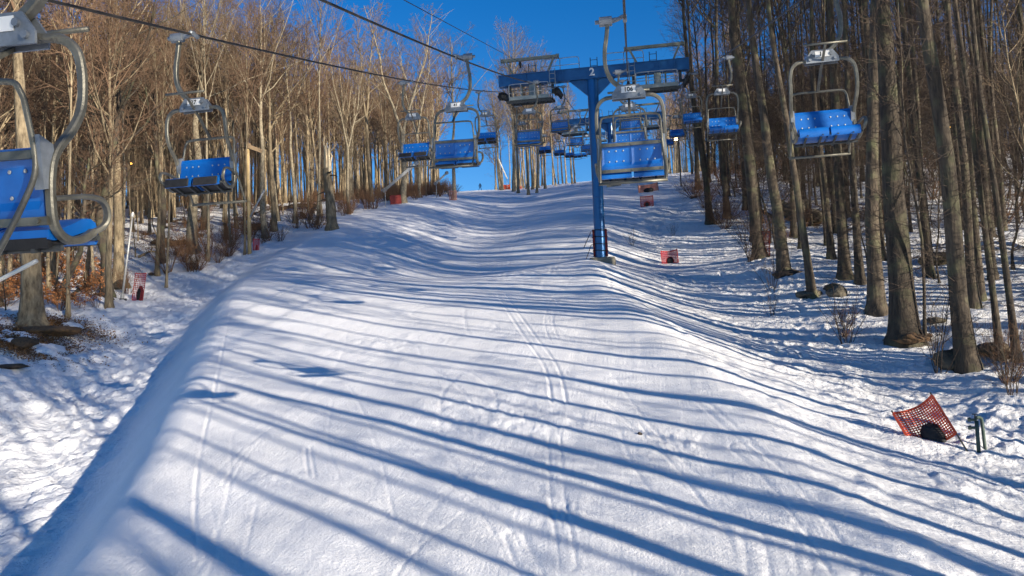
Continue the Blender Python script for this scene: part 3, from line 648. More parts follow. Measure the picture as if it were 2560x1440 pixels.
for px_, py_, s_ in ((10, 765, 1.5), (125, 760, 1.3), (215, 735, 1.4), (180, 700, 1.6), (90, 720, 1.6), (40, 735, 1.5), (255, 690, 1.2), (150, 775, 1.2), (60, 690, 1.2), (120, 690, 1.3), (150, 665, 1.2), (25, 720, 1.0), (195, 660, 1.0), (230, 670, .9), (20, 665, 1.2)):
    shrub(px_, py_, 'leafy2', s_, 'low bush with rust red dead leaves under the near chair', group='rusty leaf bushes under the near chair', name='leafy_bush')
shrub(1812, 572, 'bush', 1.4, 'wide bare bush between the lift and the yellowish mossy trunk')
shrub(1795, 560, 'dense', 1.1, 'dense twiggy bush uphill of the wide bare bush')
shrub(1762, 520, 'bush', 1.3, 'bare bush left of the grey trunk nearest the lift')
shrub(1735, 495, 'dense', 1.2, 'bare bush highest up the slope beside the lift')
shrub(1876, 652, 'big', .85, 'tall multi stemmed bush left of the yellowish mossy trunk')
shrub(1930, 724, 'whip', 1.1, 'small fan of thin stems in the snow below the dark grey trunk')
shrub(2115, 860, 'whip', 1.25, 'bare fan shaped bush in the snow left of the thickest trunk')
shrub(2110, 838, 'bush', .55, 'broader twiggy bush just behind the fan shaped bush')
shrub(2350, 925, 'whip', 1.5, 'leaning sapling clump in a dark snow hollow left of the mossy rock', lean=R(-12))
shrub(2520, 960, 'bush', .8, 'bare twiggy bush at the picture edge beside the slim trunks')
shrub(2535, 990, 'whip', 1.0, 'dark thin stems lowest at the picture edge')
shrub(1580, 615, 'whip', .75, 'few thin weed stalks in the snow right of the tower foot')
shrub(1683, 590, 'whip', .6, 'small dead weed in the snow above the red net with black padding')
shrub(1930, 790, 'whip', .7, 'faint small weed in the open snow below the fan of thin stems')
fill(75, lambda: (U(7, 50), U(34, 95)), ['u0'], (.06, .09), 'low twiggy tree filling the gaps between trunks of the right woods', 'understory trees of the right woods', 1.5, lambda x, y: RIGHT_OK(x, y) and (x > 9+(45-y)*.3 if y < 45 else True), hsr=(.6, 1.2), name='understory_tree')
fill(34, lambda: (U(-80, -18), U(40, 95)), ['u1'], (.05, .08), 'low twiggy tree filling the gaps between trunks of the left woods', 'understory trees of the left woods', 1.5, lambda x, y: LEFT_OK(x, y), hsr=(.6, 1.2), name='understory_tree')
# saplings in the woods
fill(34, lambda: (U(-75, -18), U(28, 80)), ['s0', 's0', 's1'], (.03, .06), 'thin young tree among the trunks of the left woods', 'saplings of the left woods', 1.2, LEFT_OK, hsr=(.5, 1.1), name='sapling', cat='sapling')
fill(36, lambda: (U(6, 45), U(18, 80)), ['s1', 's1', 's0'], (.03, .06), 'thin young tree among the trunks of the right woods', 'saplings of the right woods', 1.2, lambda x, y: RIGHT_OK(x, y) and (x > 8+(40-y)*.2 if y < 40 else True), hsr=(.5, 1.1), name='sapling', cat='sapling')
def undergrowth():
    rs = np.random.RandomState(5); Vs, Qs, k = [], [], 0
    src = []
    for s in range(4):
        st, _ = shrub_mesh(300+s, 16, 1.5, .8, BRUSH, .008); v = np.zeros(len(st.vertices)*3, np.float32); st.vertices.foreach_get('co', v); q = np.zeros(len(st.loops), np.int32); st.loops.foreach_get('vertex_index', q); src.append((v.reshape(-1, 3), q.reshape(-1, 4)))
    n = 0
    while n < 340:
        if rs.rand() < .62: x, y = rs.uniform(-75, -17), rs.uniform(45, 115); x = xl(y)-1-abs(rs.randn())*9 if rs.rand() < .55 else x; ok = x < xl(y)-(5 if y < 60 else 1.0) and (y > 60 or rs.rand() < .5)
        else: x, y = rs.uniform(6, 45), rs.uniform(46, 110); ok = x > xr(y)+6.5
        if not ok: continue
        v, q = src[rs.randint(4)]; an = rs.rand()*6.28; c, s = math.cos(an), math.sin(an); h = rs.uniform(.7, 1.7)
        Vs.append(v@np.array([[c, s, 0], [-s, c, 0], [0, 0, 1]])*h+np.array([x, y, G(x, y)])); Qs.append(q+k); k += len(v); n += 1
    o = link('undergrowth', np_mesh('undergrowth', np.vstack(Vs), np.vstack(Qs), BRUSH)); tag(o, 'tangled brown brush covering the forest floor', 'brush', kind='stuff')
undergrowth()
def litter():
    rs = np.random.RandomState(8); C = []
    for px, py, sx, sy, n in [(75, 850, 1.3, .9, 6500), (150, 818, 1.4, .6, 4500), (30, 868, 1.1, .6, 4000), (200, 812, .9, .6, 600), (640, 560, 1.2, .8, 400), (440, 600, 2.6, 1.6, 1500), (380, 610, 2.2, 1.4, 900), (60, 700, 3, 2, 900), (230, 640, 3, 2, 700)]:
        p = at(px, py); C.append(np.stack([p.x+rs.randn(n)*sx, p.y+rs.randn(n)*sy], 1))
    for _ in range(60):
        y = rs.uniform(32, 80); x = xl(y)-rs.uniform(8, 40); C.append(np.stack([x+rs.randn(60)*.9, y+rs.randn(60)*.9], 1))
    XY = np.vstack(C); n = len(XY); z = base_ground(XY[:, 0], XY[:, 1])[0]+.05+.12*rs.rand(n); c = np.stack([XY[:, 0], XY[:, 1], z], 1)
    u = rs.randn(n, 3)*np.array([[1, 1, .35]]); u /= np.linalg.norm(u, axis=1, keepdims=True); w_ = np.cross(u, np.array([[0, 0, 1.]])+rs.randn(n, 3)*.4); w_ /= np.linalg.norm(w_, axis=1, keepdims=True); s = rs.uniform(.03, .075, (n, 1))
    V = np.stack([c-u*s, c+w_*s*.5+np.array([0, 0, .02]), c+u*s, c-w_*s*.5], 1).reshape(-1, 3)
    o = link('leaf_litter', np_mesh('leaf_litter', V, np.arange(n*4).reshape(-1, 4), LITTER, False)); tag(o, 'rusty brown fallen leaves lying at the edge of the left woods', 'leaves', kind='stuff')
litter()
def rock(px, py, sx, sy, sz, label, seed, mt=ROCK, y=None, name='rock', cat='rock', sink=.3, p=None):
    rs = np.random.RandomState(seed); p = p or (at(px, py) if y is None else on_y(px, py, y))
    bm = bmesh.new(); bmesh.ops.create_icosphere(bm, subdivisions=4, radius=1)
    off = rs.rand(3)*50
    from mathutils import noise
    cuts = [(Vector(rs.randn(3)).normalized(), rs.uniform(.62, .9)) for _ in range(9)]
    for v in bm.verts:
        c = v.co.copy()
        for n_, d_ in cuts:
            e = c.dot(n_)-d_
            if e > 0: c -= n_*e*.85
        c *= 1+.22*noise.noise(c*1.3+Vector(off))+.07*noise.noise(c*4+Vector(off))+.03*noise.noise(c*10+Vector(off))
        v.co = Vector((c.x*sx, c.y*sy, c.z*sz))
    me = bpy.data.meshes.new(name); bm.to_mesh(me); bm.free(); me.polygons.foreach_set('use_smooth', [True]*len(me.polygons)); me.materials.append(mt)
    o = link(name, me); o.location = (p.x, p.y, p.z+sz*(1-2*sink)*.5); o.rotation_euler.z = rs.rand()*6; tag(o, label, cat); return o
rock(2392, 905, .62, .5, .42, 'mossy brown rock at the foot of the leaning grey trunk', 1)
rock(2478, 880, .5, .4, .25, 'long flat grey rock behind the leaning grey trunk', 2)
rock(2092, 740, .42, .35, .36, 'dark brown rock beside the rock with the slim curved trunk', 3)
rock(2022, 738, .55, .4, .2, 'black rock in the hollow around the slim curved trunk', 4)
rock(2085, 722, .5, .4, .18, 'flat rock peeking from snow just uphill of the dark brown rock', 14)
rock(2345, 655, .85, .6, .38, 'large dark boulder capped with snow deep in the right woods', 5)
rock(1998, 545, 1.3, 1.0, 1.1, 'largest boulder of the pile in the right woods', 6)
rock(1965, 535, .9, .8, .8, 'boulder left of the largest boulder in the right woods', 7)
rock(2040, 550, .9, .8, .6, 'boulder right of the largest boulder in the right woods', 8)
rock(2210, 575, .8, .6, .3, 'snowy ledge boulder behind the thickest right hand trunk', 15)
rock(2340, 805, .4, .3, .15, 'small flat dark rock right of the thickest trunk', 16)
rock(2275, 848, .95, .75, .2, 'dark root hollow stone at the foot of the thickest trunk', 17, SOIL)
rock(1972, 686, .7, .5, .2, 'black root mound at the foot of the dark grey trunk', 18, LOG_DARK)
rock(152, 835, .5, .35, .3, 'angular grey rock at the edge of the brown leaf litter', 9)
rock(60, 866, 1.0, .6, .35, 'low mossy rock mound below the brown leaf litter', 10, SOIL)
rock(110, 832, 1.7, .9, .3, 'bare soil mound around the thick pale trunk', 11, SOIL)
rock(300, 722, 1.0, .7, .5, 'mossy rock behind the foot of the grey snow lance', 12)
rock(258, 745, .7, .5, .3, 'dark stone under the slim brown trunk', 13, LOG_DARK)
rock(1600, 1086, .06, .05, .05, 'tiny black stone alone on the piste', 20, LOG_DARK)
rock(378, 686, .3, .22, .12, 'small dark stone on snow right of the grey snow lance', 21, LOG_DARK)
rock(648, 570, .9, .6, .4, 'brown mound behind the timber post', 22, SOIL)
rock(440, 610, 2.0, .9, .35, 'long mound of soil and twigs between trunks under chair 27', 23, SOIL)
rock(400, 608, 1.6, .8, .35, 'dark soil mound left of the dark slim trunk', 24, SOIL)
rock(20, 918, .8, .25, .12, 'dark bare soil strip lowest at the left picture edge', 25, LOG_DARK)
# fallen timber round the broken trunk
def log(a, b, r, label, mt=LOG_DARK, bend=.15, y=None, stub=True):
    p = at(*a); q = at(*b); rs = np.random.RandomState(int(a[0])); mid = (p+q)/2+Vector((0, 0, bend+r)); p = p+Vector((0, 0, r*.6)); q = q+Vector((0, 0, r*.6))
    pts = smooth_path([p, (p+mid)/2+Vector((rs.randn()*.1, 0, .05)), mid, (q+mid)/2+Vector((0, rs.randn()*.1, .03)), q], 4); n = len(pts)
    mb = MB(); mb.tube(pts, [r*(1-.5*i/n)*(1+.15*math.sin(i*2.1)) for i in range(n)], 9)
    if stub:
        for k in range(4):
            c = pts[3+k*4]; mb.tube([c, c+Vector((rs.randn()*.3, rs.randn()*.3, .35)), c+Vector((rs.randn()*.6, rs.randn()*.5, .6+.3*rs.rand()))], [r*.35, r*.22, .01], 5)
    o = mb.build('fallen_log', mt, None, True); tag(o, label, 'log')
log((800, 520), (688, 530), .30, 'thickest black fallen log left of the splintered trunk')
log((762, 545), (700, 508), .2, 'arched black fallen branch in front of the thickest black log', bend=.7)
log((775, 552), (800, 515), .22, 'short black log leading to the foot of the splintered trunk', bend=.3)
log((615, 545), (700, 520), .09, 'thin grey fallen stem between timber post and black logs', BARK_DARK)
log((345, 645), (395, 632), .11, 'pale brown fallen log right of the grey snow lance', BARK_TAN)
log((180, 742), (262, 700), .12, 'long fallen log rising toward the mossy rock', BARK_DARK)
log((1880, 520), (1965, 575), .16, 'dark fallen log beside the boulder pile', BARK_DARK)
# the splintered trunk
def broken_trunk():
    p = on_y(828, 528, 62.0); rs = np.random.RandomState(3); H = 8.6; t = empty('broken_tree', p)
    mb = MB(); K = 14; n = 14; r0_ = .50
    def prof(i):
        f = i/(K-1); rr = r0_*(1.45 if i == 0 else 1.22 if i == 1 else 1.0-.38*f)
        return [(rr*(1+.10*math.sin(3*a+i*.25)+.05*rs.randn())*math.cos(a), rr*(1+.10*math.sin(3*a+i*.25))*math.sin(a)) for a in [2*math.pi*j/n for j in range(n)]]
    pts = [Vector((-.12*f*f*3, 0, -.3+f*(H*.66))) for f in [i/(K-1) for i in range(K)]]
    mb.sweep(pts, prof, (1, 0, 0)); mb.build('trunk', BARK_TAN, t, True)
    sp = MB(); z0 = H*.58
    for k in range(13):
        a = rs.rand()*6.28; rr = .26*rs.rand()**.5; h = rs.uniform(.8, 2.9) if k else 3.3; c = Vector((-.22+rr*math.cos(a), rr*math.sin(a), z0)); wd = rs.uniform(.06, .13)
        sp.tube([c, c+Vector((rs.randn()*.02, 0, h*.5)), c+Vector((rs.randn()*.08, rs.randn()*.05, h*.8)), c+Vector((rs.randn()*.1, 0, h))], [wd, wd*.95, wd*.6, .012], 5)
    sp.build('splintered_wood', WOOD_PALE, t)
    st = MB()
    for k in range(5):
        c = Vector((-.1, 0, rs.uniform(1.5, 5))); d = Vector((rs.randn(), -abs(rs.randn()), rs.uniform(-.3, .4))).normalized(); st.tube([c, c+d*.6, c+d*1.3+Vector((0, 0, -.2))], [.09, .06, .015], 5)
    st.build('stub_branch', BARK_DARK, t, True)
    tag(t, 'dead trunk snapped off with a pale splintered top left of the piste', 'tree'); PLACED.append((p.x, p.y))
broken_trunk()

# ------------------------------------------------------------------ lift: cables, towers, chairs
TX = -2.05; LINES = {'a_down': -7.3, 'a_up': -4.08, 'b_up': 0.0, 'b_down': 3.3}
Y2, Y3, Y4 = 44.0, 78.0, 140.0
CZ = lambda y: float(np.interp(y, [-40, 0, Y2, Y3, Y4, 230], np.array([-10.3, 2.05, 14.55, 21.25, 36.0, 54.0])+CAM_Z))
SAG = {'a_down': 1.55, 'a_up': 1.70, 'b_up': 2.0, 'b_down': 1.6}
def cable_z(y, sag=1.72):
    z = CZ(y)
    if -40 <= y <= Y2:   # one span from the lower tower to tower 2
        a, b = -40, Y2; za, zb = CAM_Z-5.5, CAM_Z+14.55; t = (y-a)/(b-a); return za+(zb-za)*t-4*sag*t*(1-t)+.45*math.exp(-((y)/14)**2)*0
    for a, b, s in ((Y2, Y3, .25), (Y3, Y4, .5), (Y4, 230, .8)):
        if a < y <= b: t = (y-a)/(b-a); return z-4*s*t*(1-t)
    return z
for nm, lb in (('a_down', 'outermost left haul rope, carrying the chairs that come downhill'), ('a_up', 'left haul rope carrying the uphill chairs, crossing the sky'), ('b_up', 'haul rope straight overhead that carries chair 106'), ('b_down', 'right hand haul rope carrying the downhill chair 15')):
    pts = [(LINES[nm], y, cable_z(y, SAG[nm])) for y in np.linspace(-38, 215, 150)]
    mb = MB(); mb.tube(pts, .021, 8); tag(mb.build('haul_rope', ROPE, None, True), lb, 'cable')
def comm_line():
    a = at_y(1304, 158, Y2-.25); t = empty('signal_cable', a)
    b = at_y(1010, 0, 19.0); b = a+(b-a)*2.5; pts = [a+(b-a)*s for s in np.linspace(0.012, 1, 60)]
    mb = MB(); mb.tube([p-a for p in pts], .013, 6); mb.build('wire', ROPE, t, True)
    p = pts[0]-a; mb = MB(); mb.tube([p, Vector((.22, 0, -.45))], .011, 6); mb.build('tail_wire', ROPE, t, True)
    mb = MB(); mb.ball(p+Vector((0, 0, -.1)), .12, 10, (.7, .7, 1.3)); mb.box(p+Vector((.02, 0, -.22)), (.1, .1, .22)); mb.build('clamp', RUBBER, t, True)
    tag(t, 'thin dark signal wire with a black clamp running to the blue crossarm', 'cable')
comm_line()

def tower(y, number, label, full=True):
    gz = G(TX, y); cz = cable_z(y); az_ = cz+.62; t = empty('lift_tower', (TX, y, gz)); H = az_-gz; rng = np.random.RandomState(int(y))
    mb = MB(); n = 28; r = .315
    hs_ = [-.2] + [H*k/6 for k in range(1, 6)] + [H-.38]
    for i in range(len(hs_)-1):
        mb.tube([(0, 0, hs_[i]), (0, 0, hs_[i+1])], r, n)
    o = mb.build('post', BLUE_POST, t, True, auto=R(40))
    mb = MB()
    for h in hs_[1:-1]: mb.tube([(0, 0, h-.018), (0, 0, h+.018)], r+.008, n)
    mb.build('weld_band', BLUE, t, False)
    # crossarm
    ha, hl = .34, 5.55; mb = MB(); mb.box((0, 0, H), (hl*2, .34, ha*2-.04)); 
    mb.box((0, 0, H+ha-.02), (hl*2+.02, .42, .05)); mb.box((0, 0, H-ha+.02), (hl*2+.02, .42, .05))
    for x in (-4.75, -3.9, -2.05, -1.72, 1.72, 2.05, 3.9, 4.75): mb.box((x, -.0, H), (.05, .46, ha*2-.1))
    mb.build('crossarm', BLUE, t)
    mb = MB()
    for s in (-1, 1):
        a = [(s*.28, -.05, H-.36), (s*1.35, -.05, H-.36), (s*.28, -.05, H-1.35)]; b = [(q[0], .05, q[2]) for q in a]
        mb.add(a+b, [(0, 1, 2), (5, 4, 3), (0, 3, 4, 1), (1, 4, 5, 2), (2, 5, 3, 0)])
    mb.tube([(0, 0, H-.42), (0, 0, H-.36)], .42, 24)
    mb.build('gusset_plate', BLUE, t)
    if number: text_mesh(number, .62, 'tower_number', WHITE, t, (0, -.178, H+.02), (math.pi/2, 0, 0), .004)
    # ladder stub and rails on the arm
    for x in (-3.55, .12, 3.55):
        mb = MB()
        for s in (-.2, .2): mb.cyl((x+s, .12, H+.3), (x+s, .12, H+1.0), .022, 6)
        for z in (.5, .85): mb.cyl((x-.2, .12, H+z), (x+.2, .12, H+z), .018, 6)
        mb.build('ladder', STEEL_DARK, t, True)
    for x0, x1 in ((-3.0, -.75), (.75, 3.0)):
        mb = MB(); top = H+1.15; yy = .15
        mb.tube(smooth_path([(x0, yy, H+.32), (x0, yy, top-.18), (x0+.16, yy, top), ((x0+x1)/2, yy, top), (x1-.16, yy, top), (x1, yy, top-.18), (x1, yy, H+.32)], 4), .024, 7)
        mb.cyl((x0, yy, H+.72), (x1, yy, H+.72), .02, 6); mb.cyl(((x0+x1)/2, yy, H+.32), ((x0+x1)/2, yy, top), .022, 6); mb.build('guard_rail', STEEL_LIGHT, t, True)
    # lifting frames
    for s in (-1, 1):
        xc = s*3.65; mb = MB(); ht = H+1.25
        mb.beam((xc-1.72, 0, ht), (xc+1.72, 0, ht), .15, .17)
        for q in (-1, 1): mb.beam((xc+q*1.42, 0, ht-.08), (xc+q*1.02, 0, H+ha-.02), .16, .1); mb.box((xc+q*1.62, 0, ht), (.06, .22, .24)); mb.box((xc+q*1.72, 0, ht), (.05, .22, .24))
        mb.build('lifting_frame', STEEL_OLIVE, t)
    # sheave trains with wheels, one under each rope
    sl_ = lambda d: cable_z(y+d)-gz
    for x in LINES.values():
        X = x-TX; wz = lambda d: sl_(d)-.27; mb = MB(); L = 1.75
        for sx in (-.11, .11): mb.beam((X+sx, -L, wz(-L)), (X+sx, L, wz(L)), .025, .16)
        mb.beam((X, 0, wz(0)+.05), (X, 0, H-ha), .09, .09) if False else None
        inw = -1 if X > 0 and abs(X) > 4 else (1 if X > 0 else (1 if abs(X) > 4 else -1))
        mb.beam((X, 0, wz(0)-.02), (X+inw*.32, 0, wz(0)-.02), .12, .12); mb.beam((X+inw*.32, 0, wz(0)-.1), (X+inw*.32, 0, H-ha+.02), .14, .16)
        tr = mb.build('sheave_train', STEEL_DARK, t)
        if full:
            for k in range(6):
                d = -L+.18+k*(2*L-.36)/5; mb = MB(); c = (X, d, wz(d)+.0); 
                mb.tube([(X-.06, d, wz(d)), (X-.035, d, wz(d)), (X+.035, d, wz(d)), (X+.06, d, wz(d))], [.245, .225, .225, .245], 18, (0, 0, 1))
                mb.build('wheel', [RUBBER], tr, False)
                mb = MB(); mb.cyl((X-.09, d, wz(d)), (X+.09, d, wz(d)), .07, 8); mb.build('wheel_hub', STEEL_OLIVE, tr)
    # work platforms between the trains
    for s in (-1, 1):
        xc = s*3.65; zf = sl_(0)-.62; tilt = Quaternion((1, 0, 0), math.atan2(sl_(1)-sl_(-1), 2)); mb = MB()
        for d0, dz in ((-.62, 0), (.62, 0)):
            mb.box((xc, d0, zf+(sl_(d0)-sl_(0))), (2.55, 1.0, .05), tilt); 
            for q in range(-3, 4): mb.box((xc+q*.4, d0, zf-.06+(sl_(d0)-sl_(0))), (.05, 1.0, .09), tilt)
            mb.box((xc, d0-.5, zf-.05+(sl_(d0-.5)-sl_(0))), (2.6, .06, .16), tilt); mb.box((xc, d0+.5, zf-.05+(sl_(d0+.5)-sl_(0))), (2.6, .06, .16), tilt)
        mb.build('work_platform', STEEL_DARK, t)
        mb = MB(); mb.box((xc, -1.13, zf+.16+(sl_(-1.1)-sl_(0))), (2.3, .04, .22)); mb.build('toe_board', PANEL_GREY, t)
        mb = MB(); mb.box((xc+.1, .05, zf+.5), (.42, .36, .85), None, .03); mb.box((xc+.1, .05, zf+.95), (.5, .42, .05)); mb.build('control_box', PANEL_GREY, t)
        mb = MB(); zb = zf+(sl_(-1.1)-sl_(0)); x0, x1 = xc-1.15, xc+1.15
        mb.tube(smooth_path([(x0, -1.1, zb), (x0, -1.1, zb+.85), (x0+.15, -1.1, zb+1.0), (xc, -1.1, zb+1.0), (x1-.15, -1.1, zb+1.0), (x1, -1.1, zb+.85), (x1, -1.1, zb)], 4), .024, 7)
        for q in (-.45, .35): mb.cyl((xc+q, -1.1, zb), (xc+q, -1.1, zb+1.0), .024, 6)
        mb.cyl((x0, -1.1, zb+.5), (x1, -1.1, zb+.5), .02, 6)
        zb2 = zf+(sl_(1.1)-sl_(0)); mb.tube(smooth_path([(x0, 1.1, zb2), (x0, 1.1, zb2+.7), (x0+.15, 1.1, zb2+.85), (x1-.15, 1.1, zb2+.85), (x1, 1.1, zb2+.7), (x1, 1.1, zb2)], 4), .022, 6)
        for q in (x0, x1): mb.cyl((q, -1.1, zb+.5), (q, 1.1, zb2+.5), .02, 6)
        mb.build('platform_rail', STEEL_LIGHT, t, True)
        mb = MB(); xs_ = xc-s*1.35
        for q in (-.16, .16): mb.cyl((xs_+q, -.5, zf-.1), (xs_+q, -.5, H+ha), .025, 6)
        for z in np.arange(zf+.1, H+ha, .3): mb.cyl((xs_-.16, -.5, z), (xs_+.16, -.5, z), .018, 6)
        mb.build('access_ladder', STEEL_LIGHT, t, True)
        mb = MB()
        for q in (-.55, .55): mb.beam((xc+q, 0, zf), (xc+q, 0, H-ha), .1, .1)
        mb.build('platform_strut', STEEL_OLIVE, t)
    # foundation
    mb = MB(); mb.box((.1, 0, -.06), (1.45, 1.35, .5), None, .05); mb.build('concrete_base', CONCRETE, t)
    tag(t, label, 'ski lift tower'); return t, gz, H
T2, gz2, H2 = tower(Y2, '2', 'nearest blue lift tower with a white 2 on its crossarm')
T3, gz3, H3 = tower(Y3, '', 'second blue lift tower, short and half hidden behind chair 106')
T4, gz4, H4 = tower(Y4, '', 'farthest lift tower on the crest beyond the second blue one', full=False)
# red padding held round the foot of the first tower by black straps
def tower_padding():
    t = empty('tower_padding', (TX, Y2, gz2)); h0, h1 = .28, 1.86
    for s in (-1, 1):
        mb = MB(); pts_i, pts_o = [], []
        for k in range(9):
            a = (0 if s > 0 else math.pi)+R(-34+68*k/8)+R(10)*s; pts_i.append((.33*math.cos(a), .33*math.sin(a))); pts_o.append((.425*math.cos(a), .425*math.sin(a)))
        V = [(x, y_, h0) for x, y_ in pts_i]+[(x, y_, h0) for x, y_ in pts_o]+[(x, y_, h1) for x, y_ in pts_i]+[(x, y_, h1) for x, y_ in pts_o]; Fc = []
        for k in range(8): Fc += [(k, k+1, 9+k+1, 9+k), (18+k, 27+k, 28+k, 19+k), (9+k, 10+k, 28+k, 27+k), (k, 18+k, 19+k, k+1)]
        Fc += [(0, 9, 27, 18), (8, 26, 35, 17)]; mb.add(V, Fc); mb.build('pad', MAROON if s < 0 else RED_DARK, t)
    for z in (.62, 1.0, 1.42, 1.8):
        mb = MB(); pts = [((.335+.105*abs(math.cos(a))**4)*math.cos(a), (.335+.105*abs(math.cos(a))**4)*math.sin(a), z+.02*math.sin(a*2)) for a in np.linspace(0, 2*math.pi, 41)]; mb.tube(pts, .022, 6); mb.build('strap', RUBBER, t, True)
    mb = MB(); mb.cyl((-.5, -.1, 1.75), (-.95, -.25, .8), .022, 6); mb.build('stake', RUBBER, t)
    mb = MB(); mb.cyl((-.5, -.15, 1.0), (-.88, -.35, .0), .022, 6); mb.build('stake', RUBBER, t)
    tag(t, 'red padding strapped with black bands round the foot of the numbered tower', 'padding')
tower_padding()

def make_chair(side, black):
    """origin at the rope grip, +Y is where the rider looks; side = -1 hanger bulges to the rider's left"""
    t = empty('double_chair')
    mb = MB(); s = side
    mb.sweep(smooth_path([(s*.33, 0, -.08), (s*.36, 0, -.3), (s*.405, 0, -.55), (s*.40, 0, -.82), (s*.30, 0, -1.05), (s*.12, 0, -1.2)], 5), rect(.09, .075), (0, 1, 0)); mb.build('hanger', STEEL, t)
    mb = MB(); mb.cyl((s*.48, 0, -.02), (s*.24, 0, -.02), .085, 14); mb.cyl((s*.56, 0, -.02), (s*.46, 0, -.02), .035, 8); mb.tube([(s*.26, 0, -.02), (s*.12, 0, .0), (s*.05, 0, .035), (0, 0, .03)], [.05, .035, .035, .045], 8); mb.box((0, 0, .0), (.075, .3, .075), None, .02); mb.build('grip', STEEL_HUB, t, False)
    mb = MB()
    pl = [(-.31, -1.40), (.31, -1.40), (.31, -1.31), (.2, -1.17), (-.2, -1.17), (-.31, -1.31)]
    for yy in (-.065, .065):
        V = [(x, yy-.012, z) for x, z in pl]+[(x, yy+.012, z) for x, z in pl]; mb.add(V, [tuple(range(6)), tuple(range(11, 5, -1))]+[(k, (k+1) % 6, 6+(k+1) % 6, 6+k) for k in range(6)])
    for x in (-.235, -.16, .16, .235):
        zz = -1.34 if abs(x) > .2 else -1.25
        mb.cyl((x, -.105, zz), (x, .105, zz), .03, 10)
    hub = mb.build('hub_plate', STEEL_HUB, t)
    for yy in (-.083, .083):
        mb = MB(); mb.box((0, yy, -1.25), (.27, .008, .105)); mb.build('number_plate', WHITE, hub)
    mb = MB(); half = [(.05, 0, -1.345), (.3, .0, -1.345), (.46, .02, -1.36), (.575, .03, -1.45), (.62, .03, -1.62), (.625, .01, -1.85), (.62, -.08, -2.02), (.60, -.22, -2.2), (.60, -.275, -2.36), (.60, -.275, -2.58), (.60, -.235, -2.71), (.60, -.12, -2.775), (.60, .03, -2.755), (.60, .14, -2.70)]
    for q in (-1, 1): mb.sweep(smooth_path([(x*q, y_, z) for x, y_, z in half], 5), rect(.066, .055), (q, 0, 0))
    mb.build('bail', STEEL, t)
    for q in (-1, 1):
        mb = MB(); mb.sweep(smooth_path([(q*.60, .12, -2.71), (q*.64, .21, -2.65), (q*.665, .225, -2.57), (q*.67, .17, -2.49), (q*.67, .05, -2.47), (q*.655, -.12, -2.49), (q*.62, -.27, -2.52)], 5), rect(.06, .035), (q, 0, 0)); mb.build('armrest', STEEL, t)
    # backrest: pressed panel with bolt bosses
    mb = MB(); nx, nz = 24, 8; V = []; W_, z0, z1 = 1.10, -2.64, -2.19
    for f in (0, 1):
        for iz in range(nz+1):
            for ix in range(nx+1):
                u, v_ = ix/nx, iz/nz; x = -W_/2+W_*u; z = z0+(z1-z0)*v_
                y_ = -.235-.05*v_+.03*math.sin(v_*math.pi)*0-(.02*(v_ > .93))
                inset = .018 if (f == 1 and .06 < (u % .5)*2 < .94 and .15 < v_ < .85) else 0
                V.append((x, y_-(.038 if f else 0)+inset, z))
    k = (nx+1)*(nz+1); Fc = []
    for iz in range(nz):
        for ix in range(nx):
            a = iz*(nx+1)+ix; Fc += [(a, a+1, a+nx+2, a+nx+1), (k+a, k+a+nx+1, k+a+nx+2, k+a+1)]
    for ix in range(nx): a = ix; b = nz*(nx+1)+ix; Fc += [(a, k+a, k+a+1, a+1), (b, b+1, k+b+1, k+b)]
    for iz in range(nz): a = iz*(nx+1); b = a+nx; Fc += [(a, a+nx+1, k+a+nx+1, k+a), (b, k+b, k+b+nx+1, b+nx+1)]
    mb.add(V, Fc); mb.cur = 1
    for x in (-.41, -.28, -.15, .15, .28, .41):
        for z in (-2.5, -2.33):
            yb = -.235-.05*((z-z0)/(z1-z0)); mb.ball((x, yb+.003, z), .017, 8, (1, .5, 1)); mb.ball((x, yb-.026, z), .015, 8, (1, .6, 1))
    mb.build('backrest', [BLUE_BACK, STEEL_LIGHT], t)
    for z in (-2.235, -2.665):
        mb = MB(); yb = -.235-.05*((z-z0)/(z1-z0))-.062; mb.box((0, yb, z), (1.18, .03, .055))
        for x in (-.52, 0, .52): mb.cyl((x, yb-.03, z), (x, yb, z), .018, 8)
        mb.build('back_strap', STEEL, t)
    for q in (-1, 1):
        mb = MB(); V = [(q*.61, -.33, -2.12), (q*.61, -.2, -2.16), (q*.61, -.17, -2.3), (q*.61, -.2, -2.45), (q*.61, -.29, -2.47)]; V2 = [(x-q*.075, y_, z) for x, y_, z in V]
        mb.add([(x+q*.0, y_-.06, z) for x, y_, z in V]+[(x, y_-.06, z) for x, y_, z in V2], [(0, 1, 2, 3, 4), (9, 8, 7, 6, 5)]+[(k_, (k_+1) % 5, 5+(k_+1) % 5, 5+k_) for k_ in range(5)]); mb.build('hinge_plate', STEEL_HUB, t)
    # two seats, rolled front edge
    prof = [(-.25, -2.80), (-.1, -2.815), (.08, -2.80), (.2, -2.785), (.29, -2.80), (.345, -2.835), (.355, -2.90), (.335, -2.965), (.30, -2.985), (.285, -2.95), (.295, -2.90), (.25, -2.875), (0, -2.885), (-.2, -2.88), (-.27, -2.86)]
    ST = lambda y_, z: (-.25+(y_+.25)*.965-(z+2.76)*.26, -2.76+(z+2.76)*.965+(y_+.25)*.26)   # the whole seat is tipped back
    prof = [ST(-.27+(y_+.27)*.82, z+.085) for y_, z in prof]; stq = Quaternion((1, 0, 0), .263)
